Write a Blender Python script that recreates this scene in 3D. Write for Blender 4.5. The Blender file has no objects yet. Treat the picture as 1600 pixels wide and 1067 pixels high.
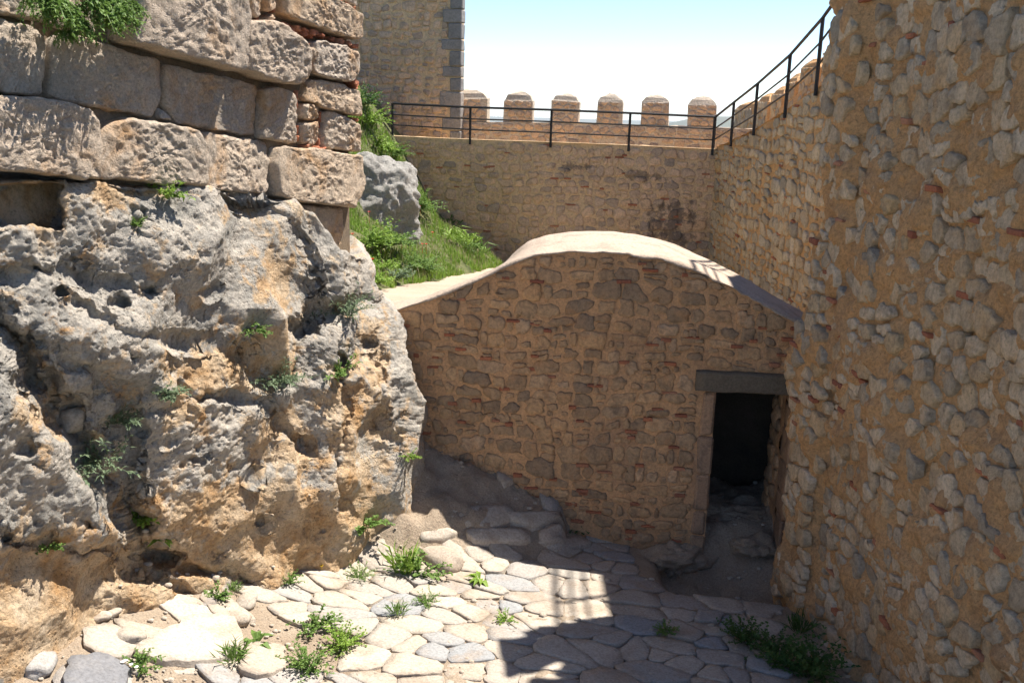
import bpy, bmesh, math, random
import numpy as np
from mathutils import Vector, Matrix
from mathutils.bvhtree import BVHTree

# ------------------------------------------------------------------ camera, sky, sun, exposure
SC = bpy.context.scene
COL = SC.collection
CAMZ = 4.78
PITCH, ROLL, FPX = math.radians(14.0), math.radians(1.5), 1500.0
cam_d = bpy.data.cameras.new('camera')
cam = bpy.data.objects.new('camera', cam_d); COL.objects.link(cam)
cam_d.sensor_width = 36.0; cam_d.lens = 36.0 * FPX / 1600.0
cam_d.clip_start = 0.05; cam_d.clip_end = 30000
CM = Matrix.Rotation(math.pi / 2 - PITCH, 4, 'X') @ Matrix.Rotation(ROLL, 4, 'Z')
cam.matrix_world = Matrix.Translation((0, 0, CAMZ)) @ CM
SC.camera = cam

SUN_AZ, SUN_EL = math.radians(59.0), math.radians(62.0)     # azimuth clockwise from +Y
world = bpy.data.worlds.new('World'); SC.world = world; world.use_nodes = True
wn = world.node_tree.nodes; wl = world.node_tree.links
bg = wn['Background']; sky = wn.new('ShaderNodeTexSky'); sky.sky_type = 'NISHITA'
sky.sun_disc = False; sky.sun_elevation = SUN_EL; sky.sun_rotation = SUN_AZ
sky.altitude = 1200; sky.dust_density = 0.0; sky.ozone_density = 1.5; sky.air_density = 0.7
wl.new(sky.outputs[0], bg.inputs[0]); bg.inputs[1].default_value = 0.10
sun_d = bpy.data.lights.new('sun', 'SUN'); sun_d.energy = 4.8; sun_d.angle = math.radians(0.53)
sun_d.color = (1.0, 0.94, 0.85)
sun = bpy.data.objects.new('sun', sun_d); COL.objects.link(sun)
SDIR = Vector((math.sin(SUN_AZ) * math.cos(SUN_EL), math.cos(SUN_AZ) * math.cos(SUN_EL), math.sin(SUN_EL)))
sun.rotation_euler = SDIR.to_track_quat('Z', 'Y').to_euler(); sun.location = (20, 20, 40)
vs = SC.view_settings
vs.view_transform = 'Standard'; vs.look = 'None'; vs.gamma = 1.0; vs.use_curve_mapping = False
vs.exposure = 1.18
SC.cycles.use_denoising = True; SC.cycles.use_adaptive_sampling = True; SC.cycles.adaptive_threshold = 0.025
SC.cycles.max_bounces = 8; SC.cycles.diffuse_bounces = 4
rnd = random.Random(7)

# ------------------------------------------------------------------ projection helpers (pixels of the 1600 px photo)
R3 = CM.to_3x3(); EYE = Vector((0, 0, CAMZ))
def ray(px, py): return (R3 @ Vector(((px - 800) / FPX, (533.5 - py) / FPX, -1.0)))
def at(px, py, y):
    d = ray(px, py); return EYE + d * (y / d.y)
def hit(px, py, P0, n):
    d = ray(px, py); return EYE + d * ((P0 - EYE).dot(n) / d.dot(n))
RI = R3.inverted()
def project(p):
    q = RI @ (Vector(p) - EYE)
    if q.z > -0.05: return None
    return (800 + FPX * q.x / -q.z, 533.5 - FPX * q.y / -q.z)
def seen(p, m=120):
    q = project(p)
    return q is not None and -m < q[0] < 1600 + m and -m < q[1] < 1067 + m
def sstep(x, a, b):
    t = np.clip((np.asarray(x, float) - a) / (b - a), 0, 1); return t * t * (3 - 2 * t)
def interp(x, pts):
    return np.interp(x, [p[0] for p in pts], [p[1] for p in pts])

# ------------------------------------------------------------------ numpy noise
def _hash(ix, iy, iz, s):
    h = (ix.astype(np.int64) * 374761393 + iy.astype(np.int64) * 668265263 + iz.astype(np.int64) * 1442695041 + s * 974634653) & 0xFFFFFFFF
    h = ((h ^ (h >> 13)) * 1274126177) & 0xFFFFFFFF
    h = ((h ^ (h >> 16)) * 2246822519) & 0xFFFFFFFF
    return ((h ^ (h >> 15)) & 0xFFFFFF) / float(0xFFFFFF)
def vnoise(P, s=0):
    P = np.asarray(P, float); I = np.floor(P); f = P - I; f = f * f * f * (f * (f * 6 - 15) + 10); I = I.astype(np.int64)
    r = 0
    for a in (0, 1):
        wa = f[:, 0] if a else 1 - f[:, 0]
        for b in (0, 1):
            wb = f[:, 1] if b else 1 - f[:, 1]
            for c in (0, 1):
                wc = f[:, 2] if c else 1 - f[:, 2]
                r = r + wa * wb * wc * _hash(I[:, 0] + a, I[:, 1] + b, I[:, 2] + c, s)
    return r * 2 - 1
def fbm(P, octv=4, s=0, gain=0.5):
    P = np.asarray(P, float); r = 0; a = 1.0
    for k in range(octv):
        r = r + a * vnoise(P * (2.03 ** k) + 17.3 * k, s + k); a *= gain
    return r
def worley(P, s=0):
    P = np.asarray(P, float); I = np.floor(P).astype(np.int64); best = np.full(len(P), 9.0)
    for a in (-1, 0, 1):
        for b in (-1, 0, 1):
            for c in (-1, 0, 1):
                J = I + np.array([a, b, c])
                q = np.stack([_hash(J[:, 0], J[:, 1], J[:, 2], s + k) for k in (1, 2, 3)], 1) + J
                best = np.minimum(best, ((q - P) ** 2).sum(1))
    return np.sqrt(best)

# ------------------------------------------------------------------ object helpers
def tag(o, label=None, cat=None, group=None, kind=None):
    if label: o['label'] = label
    if cat: o['category'] = cat
    if group: o['group'] = group
    if kind: o['kind'] = kind
    return o
def empty(name, loc):
    o = bpy.data.objects.new(name, None); COL.objects.link(o); o.location = loc; o.empty_display_size = 0.2
    return o
def wloc(o):
    v = Vector(o.location)
    while o.parent is not None: o = o.parent; v = v + Vector(o.location)
    return v
def mesh_obj(name, verts, faces, mat, parent=None, smooth=True, origin=None):
    verts = np.asarray(verts, float)
    org = Vector(origin) if origin is not None else Vector(verts.mean(0))
    me = bpy.data.meshes.new(name)
    me.from_pydata((verts - np.array(org)).tolist(), [], [tuple(f) for f in faces])
    if smooth: me.polygons.foreach_set('use_smooth', [True] * len(me.polygons))
    me.materials.append(mat); me.update()
    o = bpy.data.objects.new(name, me); COL.objects.link(o)
    if parent is not None:
        o.parent = parent; o.location = org - wloc(parent)
    else: o.location = org
    return o
def grid_faces(nu, nv, off=0, flip=False):
    i, j = np.meshgrid(np.arange(nu - 1), np.arange(nv - 1), indexing='ij')
    a = (i * nv + j).ravel() + off
    f = np.stack([a, a + nv, a + nv + 1, a + 1], 1)
    return (f[:, ::-1] if flip else f).tolist()
def grid_normals(G):
    du = np.gradient(G, axis=0); dv = np.gradient(G, axis=1)
    n = np.cross(du, dv); return n / (np.linalg.norm(n, axis=2, keepdims=True) + 1e-9)
class Frame:
    def __init__(s, O, U, N):
        s.O = Vector(O); s.U = Vector(U).normalized(); s.N = Vector(N).normalized(); s.V = Vector((0, 0, 1))
        s.Oa, s.Ua, s.Na, s.Va = (np.array(q) for q in (s.O, s.U, s.N, s.V))
    def p(s, u, v, w=0.0): return s.O + s.U * u + s.V * v + s.N * w
    def pa(s, u, v, w):
        u, v, w = (np.asarray(q, float)[..., None] for q in (u, v, w))
        return s.Oa + s.Ua * u + s.Va * v + s.Na * w
    def px(s, x, y):
        q = hit(x, y, s.O, s.N) - s.O; return (q.dot(s.U), q.dot(s.V))
    def poly(s, pts): return [s.px(*q) for q in pts]
def box_verts(F, u0, u1, v0, v1, w0, w1, bev=0.012, jit=0.0, r=rnd):
    """bevelled box in a wall frame, as verts + faces"""
    bm = bmesh.new(); bmesh.ops.create_cube(bm, size=1.0)
    for v in bm.verts:
        v.co = Vector(((u0 + u1) / 2 + v.co.x * (u1 - u0), (v0 + v1) / 2 + v.co.y * (v1 - v0), (w0 + w1) / 2 + v.co.z * (w1 - w0)))
        if jit: v.co += Vector((r.uniform(-jit, jit), r.uniform(-jit, jit), r.uniform(-jit, jit)))
    if bev: bmesh.ops.bevel(bm, geom=bm.edges[:], offset=bev, segments=1, affect='EDGES')
    bm.verts.ensure_lookup_table()
    V = [F.p(*v.co) for v in bm.verts]; Fc = [[q.index for q in f.verts] for f in bm.faces]
    bm.free(); return V, Fc

# ------------------------------------------------------------------ materials
def node_mat(name):
    m = bpy.data.materials.new(name); m.use_nodes = True
    nt = m.node_tree; b = nt.nodes['Principled BSDF']; b.inputs['Roughness'].default_value = 0.92
    b.inputs['Specular IOR Level'].default_value = 0.25
    return m, nt, b
def nnoise(nt, scale, detail=6, rough=0.6, vec=None, dist=0.0):
    n = nt.nodes.new('ShaderNodeTexNoise'); n.inputs['Scale'].default_value = scale; n.inputs['Detail'].default_value = detail
    n.inputs['Roughness'].default_value = rough; n.inputs['Distortion'].default_value = dist
    if vec is not None: nt.links.new(vec, n.inputs['Vector'])
    return n.outputs['Fac']
def nramp(nt, fac, stops, interp='LINEAR'):
    r = nt.nodes.new('ShaderNodeValToRGB'); r.color_ramp.interpolation = interp
    e = r.color_ramp.elements
    while len(e) < len(stops): e.new(0.5)
    for k, (p, c) in enumerate(stops):
        e[k].position = p; e[k].color = (c, c, c, 1) if isinstance(c, (int, float)) else (*c, 1)
    nt.links.new(fac, r.inputs[0]); return r.outputs[0]
def nmix(nt, fac, a, b, mode='MIX'):
    m = nt.nodes.new('ShaderNodeMix'); m.data_type = 'RGBA'; m.blend_type = mode
    if isinstance(fac, (int, float)): m.inputs[0].default_value = fac
    else: nt.links.new(fac, m.inputs[0])
    for s, v in ((m.inputs[6], a), (m.inputs[7], b)):
        if isinstance(v, tuple): s.default_value = (*v, 1)
        else: nt.links.new(v, s)
    return m.outputs[2]
def nbump(nt, bsdf, layers):
    prev = None
    for h, strength, dist in layers:
        b = nt.nodes.new('ShaderNodeBump'); b.inputs['Strength'].default_value = strength; b.inputs['Distance'].default_value = dist
        nt.links.new(h, b.inputs['Height'])
        if prev is not None: nt.links.new(prev, b.inputs['Normal'])
        prev = b.outputs['Normal']
    nt.links.new(prev, bsdf.inputs['Normal'])
def stone_mat(name, palette, grain=30, patch=3.0, patch_col=(0.16, 0.15, 0.14), patch_amt=0.5, pits=45, bump=0.6, warm=None, bd=0.012, stains=()):
    """per-object tint from the palette, then patches, grain and pits placed by world position"""
    m, nt, b = node_mat(name)
    pos = nt.nodes.new('ShaderNodeNewGeometry').outputs['Position']
    oi = nt.nodes.new('ShaderNodeObjectInfo').outputs['Random']
    n = len(palette)
    base = nramp(nt, oi, [(k / max(1, n - 1), c) for k, c in enumerate(palette)]) if n > 1 else palette[0]
    pf = nnoise(nt, patch, 7, 0.65, pos, 0.4)
    c = nmix(nt, nramp(nt, pf, [(0.48, 0.0), (0.66, patch_amt)]), base, patch_col)
    if warm:
        wf = nnoise(nt, patch * 0.7, 6, 0.6, pos, 0.6)
        c = nmix(nt, nramp(nt, wf, [(0.52, 0.0), (0.68, warm[1])]), c, warm[0])
    for (cx, cy, cz), (rx, ry, rz), amt, scol in stains:           # damp marks, a noisy blot each
        mp = nt.nodes.new('ShaderNodeMapping'); mp.vector_type = 'TEXTURE'; mp.inputs['Location'].default_value = (cx, cy, cz); mp.inputs['Scale'].default_value = (rx, ry, rz); nt.links.new(pos, mp.inputs[0])
        ln = nt.nodes.new('ShaderNodeVectorMath'); ln.operation = 'LENGTH'; nt.links.new(mp.outputs[0], ln.inputs[0])
        ad = nt.nodes.new('ShaderNodeMath'); ad.operation = 'ADD'; nt.links.new(ln.outputs['Value'], ad.inputs[0]); nt.links.new(nramp(nt, nnoise(nt, 3.5, 7, .7, pos), [(.3, 0.0), (.7, 1.1)]), ad.inputs[1])
        c = nmix(nt, nramp(nt, ad.outputs[0], [(.75, amt), (1.35, 0.0)]), c, scol)
    gf = nnoise(nt, grain, 6, 0.75, pos)
    c = nmix(nt, 0.75, c, nramp(nt, gf, [(0.3, 0.45), (0.55, 1.0), (0.75, 1.25)]), 'MULTIPLY')
    vt = nt.nodes.new('ShaderNodeTexVoronoi'); vt.inputs['Scale'].default_value = pits; nt.links.new(pos, vt.inputs['Vector'])
    pit = nramp(nt, vt.outputs['Distance'], [(0.08, 0.0), (0.32, 1.0)])
    nt.links.new(c, b.inputs['Base Color'])
    nbump(nt, b, [(nnoise(nt, grain * 0.35, 8, 0.7, pos), bump, bd * 3), (gf, bump, bd), (pit, bump * 0.5, bd * 0.8)])
    return m
def earth_mat(name, a, bcol, ccol, scale=2.0, bump=0.8):
    m, nt, b = node_mat(name)
    pos = nt.nodes.new('ShaderNodeNewGeometry').outputs['Position']
    f = nnoise(nt, scale, 8, 0.65, pos, 0.3)
    c = nramp(nt, f, [(0.3, a), (0.52, bcol), (0.72, ccol)])
    g = nnoise(nt, 60, 5, 0.8, pos)
    c = nmix(nt, 0.8, c, nramp(nt, g, [(0.3, 0.5), (0.6, 1.1)]), 'MULTIPLY')
    nt.links.new(c, b.inputs['Base Color'])
    nbump(nt, b, [(nnoise(nt, 14, 8, 0.7, pos), bump, 0.05), (g, bump, 0.012)])
    return m
def leaf_mat(name, a, b2, trans=0.35):
    m, nt, b = node_mat(name); b.inputs['Roughness'].default_value = 0.55
    pos = nt.nodes.new('ShaderNodeNewGeometry').outputs['Position']
    c = nramp(nt, nnoise(nt, 14, 4, 0.7, pos), [(0.3, a), (0.7, b2)])
    nt.links.new(c, b.inputs['Base Color'])
    t = nt.nodes.new('ShaderNodeBsdfTranslucent'); nt.links.new(c, t.inputs[0])
    mx = nt.nodes.new('ShaderNodeMixShader'); mx.inputs[0].default_value = trans
    nt.links.new(b.outputs[0], mx.inputs[1]); nt.links.new(t.outputs[0], mx.inputs[2])
    nt.links.new(mx.outputs[0], nt.nodes['Material Output'].inputs[0]); return m
def flat_mat(name, c, rough=0.6):
    m, nt, b = node_mat(name); b.inputs['Base Color'].default_value = (*c, 1); b.inputs['Roughness'].default_value = rough; return m

M = {}
M['facade_stone'] = stone_mat('facade_stone', [(0.616, 0.372, 0.194), (0.389, 0.262, 0.159), (0.680, 0.430, 0.238), (0.497, 0.325, 0.185), (0.324, 0.230, 0.154), (0.648, 0.397, 0.207), (0.432, 0.291, 0.176), (0.702, 0.458, 0.273)],
                              patch_col=(0.184, 0.134, 0.097), patch_amt=.6, patch=8, pits=60, warm=((0.540, 0.277, 0.124), .45), bump=.8)
M['facade_mortar'] = stone_mat('facade_mortar', [(0.674, 0.397, 0.208)], patch=1.6, patch_col=(0.405, 0.248, 0.152), patch_amt=.7, grain=40, pits=70, bump=.8)
DAMP = [(tuple(at(1050, 350, 23.1)), (1.5, 3, 1.15), .80, (0.146, 0.113, 0.097)), (tuple(at(905, 262, 23.4)), (.95, 3, .22), .7, (0.135, 0.108, 0.092)), (tuple(at(1000, 275, 23.3)), (1.2, 3, .25), .65, (0.146, 0.113, 0.092)), (tuple(at(960, 385, 23.3)), (1.3, 3, .5), .6, (0.180, 0.134, 0.112))]
M['back_stone'] = stone_mat('back_stone', [(0.685, 0.467, 0.301), (0.541, 0.394, 0.282), (0.755, 0.525, 0.342), (0.408, 0.320, 0.252), (0.696, 0.467, 0.282), (0.613, 0.434, 0.296)],
                            patch=4, patch_col=(0.288, 0.222, 0.172), patch_amt=.55, grain=22, pits=30, bd=.02, stains=DAMP)
M['back_mortar'] = stone_mat('back_mortar', [(0.673, 0.488, 0.297)], patch=1.0, patch_col=(0.470, 0.342, 0.218), patch_amt=.6, grain=20, pits=30, bd=.02, stains=DAMP)
M['right_stone'] = stone_mat('right_stone', [(.70, .54, .35), (.58, .45, .30), (.76, .61, .43), (.46, .38, .28), (.68, .49, .29), (.40, .335, .25), (.72, .56, .38), (.60, .43, .24)],
                             patch=5, patch_col=(.24, .195, .15), patch_amt=.6, grain=28, pits=40, warm=((.60, .36, .16), .5), bump=1.0)
M['right_mortar'] = stone_mat('right_mortar', [(0.713, 0.426, 0.203)], patch=1.8, patch_col=(0.486, 0.301, 0.168), patch_amt=.65, grain=30, pits=45, bump=1.0, warm=((0.670, 0.344, 0.124), .5), bd=.018)
M['merlon'] = stone_mat('merlon', [(.56, .47, .37)], patch=2.0, patch_col=(.42, .355, .285), patch_amt=.6, grain=22, pits=30, bd=.02)
M['grey_rock'] = stone_mat('grey_rock', [(.37, .35, .315)], patch=2.5, patch_col=(.24, .225, .205), patch_amt=.6, grain=25, pits=25, bump=.9, bd=.02)
M['slate'] = stone_mat('slate', [(.19, .19, .20)], patch=4, patch_col=(.26, .24, .22), patch_amt=.5, grain=40, pits=40, bump=.3, bd=.006)
M['brick'] = stone_mat('brick', [(.42, .15, .08), (.48, .19, .10), (.34, .12, .07), (.50, .24, .14)], patch=14, patch_col=(.2, .1, .07), patch_amt=.4, grain=60, pits=90)
M['block'] = stone_mat('block', [(.68, .54, .41), (.60, .51, .42), (.71, .54, .38), (.63, .53, .43), (.69, .56, .43)], patch=3.2, patch_col=(.40, .36, .31), patch_amt=.4,
                       grain=55, pits=48, bump=1.0, warm=((.60, .36, .18), .85), bd=.014)
M['joint'] = stone_mat('joint', [(.24, .18, .12)], patch=4, grain=40)
M['jamb'] = stone_mat('jamb', [(0.383, 0.259, 0.171), (0.459, 0.290, 0.180), (0.319, 0.223, 0.157)], patch=7, patch_col=(0.152, 0.109, 0.085), patch_amt=.6, grain=40)
M['lintel'] = stone_mat('lintel', [(.165, .135, .10)], patch=8, patch_col=(.12, .10, .08), patch_amt=.6, grain=45, pits=60, bump=.5)
M['quoin'] = stone_mat('quoin', [(.30, .28, .26), (.24, .23, .22), (.36, .32, .28)], patch=4, grain=22, bd=.02)
M['flag'] = stone_mat('flag', [(.41, .36, .30), (.47, .405, .33), (.37, .335, .295), (.44, .365, .29), (.30, .305, .31), (.42, .37, .31), (.50, .435, .36)], patch=2.6, patch_col=(.32, .245, .18), patch_amt=.7,
                      grain=45, pits=38, bump=.45, bd=.008)
M['plaster'] = stone_mat('plaster', [(.50, .40, .315)], patch=3.0, patch_col=(.31, .24, .185), patch_amt=.75, grain=38, pits=45, bump=.6, bd=.012)
M['dirt'] = earth_mat('dirt', (.31, .235, .17), (.41, .325, .24), (.47, .385, .295))
M['sand'] = earth_mat('sand', (.38, .30, .22), (.45, .36, .27), (.50, .41, .31), 1.2, .5)
M['bank'] = earth_mat('bank', (.07, .09, .03), (.12, .13, .05), (.20, .17, .09), 5.0)
M['room_gloom'] = earth_mat('room_gloom', (.06, .05, .04), (.09, .07, .05), (.12, .09, .07))
M['far_land'] = earth_mat('far_land', (.06, .08, .04), (.09, .10, .05), (.12, .11, .07), .004, 0)
M['black_metal'] = flat_mat('black_metal', (.018, .018, .02), .45)
M['leaf'] = leaf_mat('leaf', (.09, .17, .035), (.19, .29, .07))
M['leaf_bright'] = leaf_mat('leaf_bright', (.14, .25, .035), (.28, .40, .07))
M['leaf_grey'] = leaf_mat('leaf_grey', (.10, .15, .08), (.20, .26, .15))
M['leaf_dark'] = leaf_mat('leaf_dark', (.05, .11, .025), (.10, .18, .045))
M['straw'] = leaf_mat('straw', (.30, .27, .14), (.42, .38, .22))
M['poppy'] = flat_mat('poppy', (.62, .03, .015), .5)
M['daisy'] = flat_mat('daisy', (.80, .80, .76), .5)
M['yellow'] = flat_mat('yellow', (.75, .52, .02), .5)

# natural bedrock: grey weathered crust, ochre where the crust has broken away (vertex attribute marks the breaks)
def rock_mat():
    m, nt, b = node_mat('bedrock')
    pos = nt.nodes.new('ShaderNodeNewGeometry').outputs['Position']
    at_ = nt.nodes.new('ShaderNodeAttribute'); at_.attribute_name = 'ochre'; oc = at_.outputs['Fac']
    f = nnoise(nt, 2.6, 9, 0.68, pos, 0.3)
    grey = nramp(nt, f, [(0.30, (.25, .23, .205)), (0.43, (.37, .345, .305)), (0.54, (.50, .45, .385)), (0.70, (.61, .535, .44))])
    och = nramp(nt, nnoise(nt, 3.4, 8, 0.65, pos, 0.3), [(0.32, (.46, .26, .11)), (0.48, (.58, .41, .25)), (0.62, (.62, .48, .33)), (0.75, (.64, .53, .41))])
    add = nt.nodes.new('ShaderNodeMath'); add.operation = 'ADD'
    nt.links.new(oc, add.inputs[0])
    nf = nramp(nt, nnoise(nt, 5, 8, 0.7, pos, 0.5), [(0.3, 0.0), (0.7, 0.84)])
    nt.links.new(nf, add.inputs[1])
    mask = nramp(nt, add.outputs[0], [(0.50, 0.0), (0.72, 1.0)])
    c = nmix(nt, mask, grey, och)
    g = nnoise(nt, 34, 7, 0.75, pos)
    c = nmix(nt, 0.85, c, nramp(nt, g, [(0.30, 0.42), (0.52, 1.0), (0.75, 1.2)]), 'MULTIPLY')
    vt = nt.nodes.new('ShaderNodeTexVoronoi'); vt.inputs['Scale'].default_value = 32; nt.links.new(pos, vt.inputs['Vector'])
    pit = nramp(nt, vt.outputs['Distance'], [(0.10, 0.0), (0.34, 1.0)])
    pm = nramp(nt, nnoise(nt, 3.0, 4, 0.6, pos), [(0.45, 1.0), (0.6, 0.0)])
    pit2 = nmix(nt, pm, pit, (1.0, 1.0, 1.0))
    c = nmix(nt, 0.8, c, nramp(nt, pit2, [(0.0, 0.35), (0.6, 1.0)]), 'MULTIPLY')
    nt.links.new(c, b.inputs['Base Color'])
    nbump(nt, b, [(nnoise(nt, 11, 9, 0.72, pos), .9, .06), (g, .9, .016), (pit2, .8, .014)])
    return m
M['bedrock'] = rock_mat()

# ------------------------------------------------------------------ terrain functions
def y_facade(x): return 9.5 - math.tan(math.radians(5)) * (np.asarray(x) - 1.95)
def ground_z(x, y):
    x = np.asarray(x, float); y = np.asarray(y, float)
    path = .12 - .10 * (x - 1.5) + .08 * (9.5 - y) + .36 * sstep(-x, 1.4, 3.2)
    zb = (1.85 - x) * .45 - .22 * sstep(x, .55, .66) - .02
    zb = np.minimum(zb, 1.55)
    mound = zb - .62 * np.maximum(0, y_facade(x) - .12 - y)
    k = .10
    h = np.clip(.5 + .5 * (mound - path) / k, 0, 1)
    g = path * (1 - h) + mound * h + k * h * (1 - h)
    pit = sstep(x, 1.52, 1.72) * sstep(y, 8.45 + .0 * x, 8.75)
    inside = .60 * sstep(y, 8.95, 9.95)
    g = g * (1 - pit) + (-.22 + inside) * pit
    return g
def terrace_z(x, y):
    x = np.asarray(x, float); y = np.asarray(y, float)
    zl = 2.62 - .125 * (y - 9.7); zr = .75
    t = sstep(x, -.6, 1.6) * sstep(y, 10.4, 11.0)
    return zl * (1 - t) + np.minimum(zr, zl) * t
def bank_foot(y): return np.interp(np.asarray(y, float), [9, 11, 13.4, 17, 22.6], [-2.7, -2.4, -1.72, -1.05, -.2])
def bank_z(x, y):
    s = np.maximum(0, bank_foot(y) - np.asarray(x, float) + .12 * np.sin(np.asarray(y) * 2.1))
    prof = .66 * np.minimum(s, 1.5) + 1.55 * np.clip(s - 1.5, 0, 1.9) + .35 * np.maximum(0, s - 3.4)
    return terrace_z(x, y) + prof

# ------------------------------------------------------------------ rubble masonry: every stone its own polygon and its own object
def clip_poly(poly, q, n):
    out = []
    L = len(poly)
    for i in range(L):
        a, b = poly[i], poly[(i + 1) % L]
        da = (a[0] - q[0]) * n[0] + (a[1] - q[1]) * n[1]; db = (b[0] - q[0]) * n[0] + (b[1] - q[1]) * n[1]
        if da <= 0: out.append(a)
        if (da < 0 < db) or (db < 0 < da):
            t = da / (da - db); out.append((a[0] + (b[0] - a[0]) * t, a[1] + (b[1] - a[1]) * t))
    return out
def voronoi(seeds, sv=1.0, reach=1.2, nn=22):
    S = np.array(seeds, float) * np.array([1.0, sv]); cells = []
    for i in range(len(S)):
        d = ((S - S[i]) ** 2).sum(1); idx = np.argsort(d)[1:nn]
        c = tuple(S[i]); poly = [(c[0] - reach, c[1] - reach), (c[0] + reach, c[1] - reach), (c[0] + reach, c[1] + reach), (c[0] - reach, c[1] + reach)]
        for j in idx:
            o = S[j]; poly = clip_poly(poly, ((c[0] + o[0]) / 2, (c[1] + o[1]) / 2), (o[0] - c[0], o[1] - c[1]))
            if len(poly) < 3: break
        cells.append([(p[0], p[1] / sv) for p in poly] if len(poly) >= 3 else None)
    return cells
def area(poly):
    return .5 * abs(sum(poly[i - 1][0] * poly[i][1] - poly[i][0] * poly[i - 1][1] for i in range(len(poly))))
def centroid(poly): return (sum(p[0] for p in poly) / len(poly), sum(p[1] for p in poly) / len(poly))
def ccw(poly):
    s = sum(poly[i - 1][0] * poly[i][1] - poly[i][0] * poly[i - 1][1] for i in range(len(poly)))
    return poly if s > 0 else poly[::-1]
def inset(poly, g):
    poly = ccw(poly); out = poly
    for i in range(len(poly)):
        a, b = poly[i], poly[(i + 1) % len(poly)]
        dx, dy = b[0] - a[0], b[1] - a[1]; L = math.hypot(dx, dy)
        if L < 1e-6: continue
        n = (dy / L, -dx / L); out = clip_poly(out, (a[0] - n[0] * g, a[1] - n[1] * g), n)
        if len(out) < 3: return None
    return out
def chaikin(poly, k=2, q=.25):
    for _ in range(k):
        o = []
        for i in range(len(poly)):
            a, b = poly[i], poly[(i + 1) % len(poly)]
            o += [(a[0] * (1 - q) + b[0] * q, a[1] * (1 - q) + b[1] * q), (a[0] * q + b[0] * (1 - q), a[1] * q + b[1] * (1 - q))]
        poly = o
    return poly
def resample(poly, n):
    P = np.array(poly + [poly[0]]); d = np.r_[0, np.cumsum(np.hypot(*np.diff(P, axis=0).T))]
    t = np.linspace(0, d[-1], n, endpoint=False)
    return np.stack([np.interp(t, d, P[:, 0]), np.interp(t, d, P[:, 1])], 1)
def row_seeds(u0, u1, v0, v1, hr, wr, r, split=.25, jit=.25):
    out = []; v = v0
    while v < v1:
        h = r.uniform(*hr); u = u0 - r.uniform(0, wr[1])
        while u < u1:
            w = r.uniform(*wr)
            if r.random() < split and w > wr[0] * 1.2:
                out.append((u + w * .5 + r.uniform(-.2, .2) * w, v + h * .26)); out.append((u + w * .5 + r.uniform(-.2, .2) * w, v + h * .76))
            else: out.append((u + w / 2, v + h * (.5 + r.uniform(-jit, jit))))
            u += w
        v += h
    return out
def course_cells(u0, u1, v0, v1, hr, wr, r, split=.22, small=.15, wav=.03):
    """outlines of stones laid in wavering courses, some replaced by two smaller ones"""
    out = []; v = v0; ph = [r.uniform(0, 6) for _ in range(4)]
    bed = lambda u, vv: vv + wav * (math.sin(u * 2.3 + ph[0] + vv * 1.7) + .6 * math.sin(u * 5.1 + ph[1] - vv * 3.1))
    def cell(a, b, c, d):
        w, h = b - a, d - c; j = .13 * min(w, h); g = lambda: r.uniform(-j, j); m = (a + b) / 2; n = (c + d) / 2
        pts = [(a + g(), bed(a, c) + g()), (m + g() * 2, bed(m, c) + g() - j * .3), (b + g(), bed(b, c) + g()), (b + g() + j * .4, bed(b, n) + g()), (b + g(), bed(b, d) + g()), (m + g() * 2, bed(m, d) + g() + j * .3), (a + g(), bed(a, d) + g()), (a + g() - j * .4, bed(a, n) + g())]
        k = r.randrange(10)
        if k < 4: q = (0, 2, 4, 6)[k]; pts[q] = (pts[q][0] + (m - pts[q][0]) * .35, pts[q][1] + (bed(m, n) - pts[q][1]) * .35)
        sh = r.uniform(.80, 1.0) if r.random() < .35 else 1.0
        out.append([(m + (x - m) * sh, bed(m, n) + (y - bed(m, n)) * sh) for x, y in pts])
    while v < v1:
        h = r.uniform(*hr); u = u0 - r.uniform(0, wr[1])
        while u < u1:
            w = r.uniform(*wr) if r.random() > small else r.uniform(wr[0] * .5, wr[0]); k = r.random()
            if k < split and h > hr[0] * 1.1:
                f = r.uniform(.35, .65)
                if r.random() < .5: cell(u, u + w, v, v + h * f); cell(u, u + w, v + h * f, v + h)
                else: f2 = r.uniform(.4, .6); cell(u, u + w * f2, v, v + h * f); cell(u + w * f2, u + w, v, v + h * f); cell(u, u + w, v + h * f, v + h)
            elif k > .93 : cell(u, u + w, v + h * .1, v + h * r.uniform(.55, .75))
            elif k > .88 and h < hr[1] * .8: cell(u, u + w, v, v + h * 1.35)
            else: cell(u, u + w, v, v + h)
            u += w
        v += h
    return out
def pillow(P2, c, w0, relief, back, r, rough=.25, rings=((1.0, .30), (.93, .85), (.66, 1.0))):
    """rings of a rounded stone in (u, v, w)"""
    n = len(P2); V = []; D = P2 - np.array(c)
    V += [(c[0] + d[0] * 1.0, c[1] + d[1] * 1.0, w0 - back) for d in D]
    tl = .35 if rough > .15 else .1; tu, tv = r.uniform(-tl, tl), r.uniform(-tl, tl)
    R = max(1e-3, np.abs(D).max())
    for (s, h) in rings:
        for k, d in enumerate(D):
            hh = relief * (h + (tu * d[0] + tv * d[1]) / R * s + r.uniform(-rough, rough) * (.5 if s > .9 else 1))
            sj = s * (1 + r.uniform(-.03, .03))
            V.append((c[0] + d[0] * sj, c[1] + d[1] * sj, w0 + max(hh, relief * .1)))
    V.append((c[0], c[1], w0 + relief * (1.0 + r.uniform(-.2, .2))))
    Fc = []
    L = len(rings)
    for q in range(L):
        for k in range(n):
            a, b = q * n + k, q * n + (k + 1) % n; Fc.append((a, b, b + n, a + n))
    top = len(V) - 1
    for k in range(n): Fc.append((L * n + k, L * n + (k + 1) % n, top))
    return V, Fc
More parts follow.
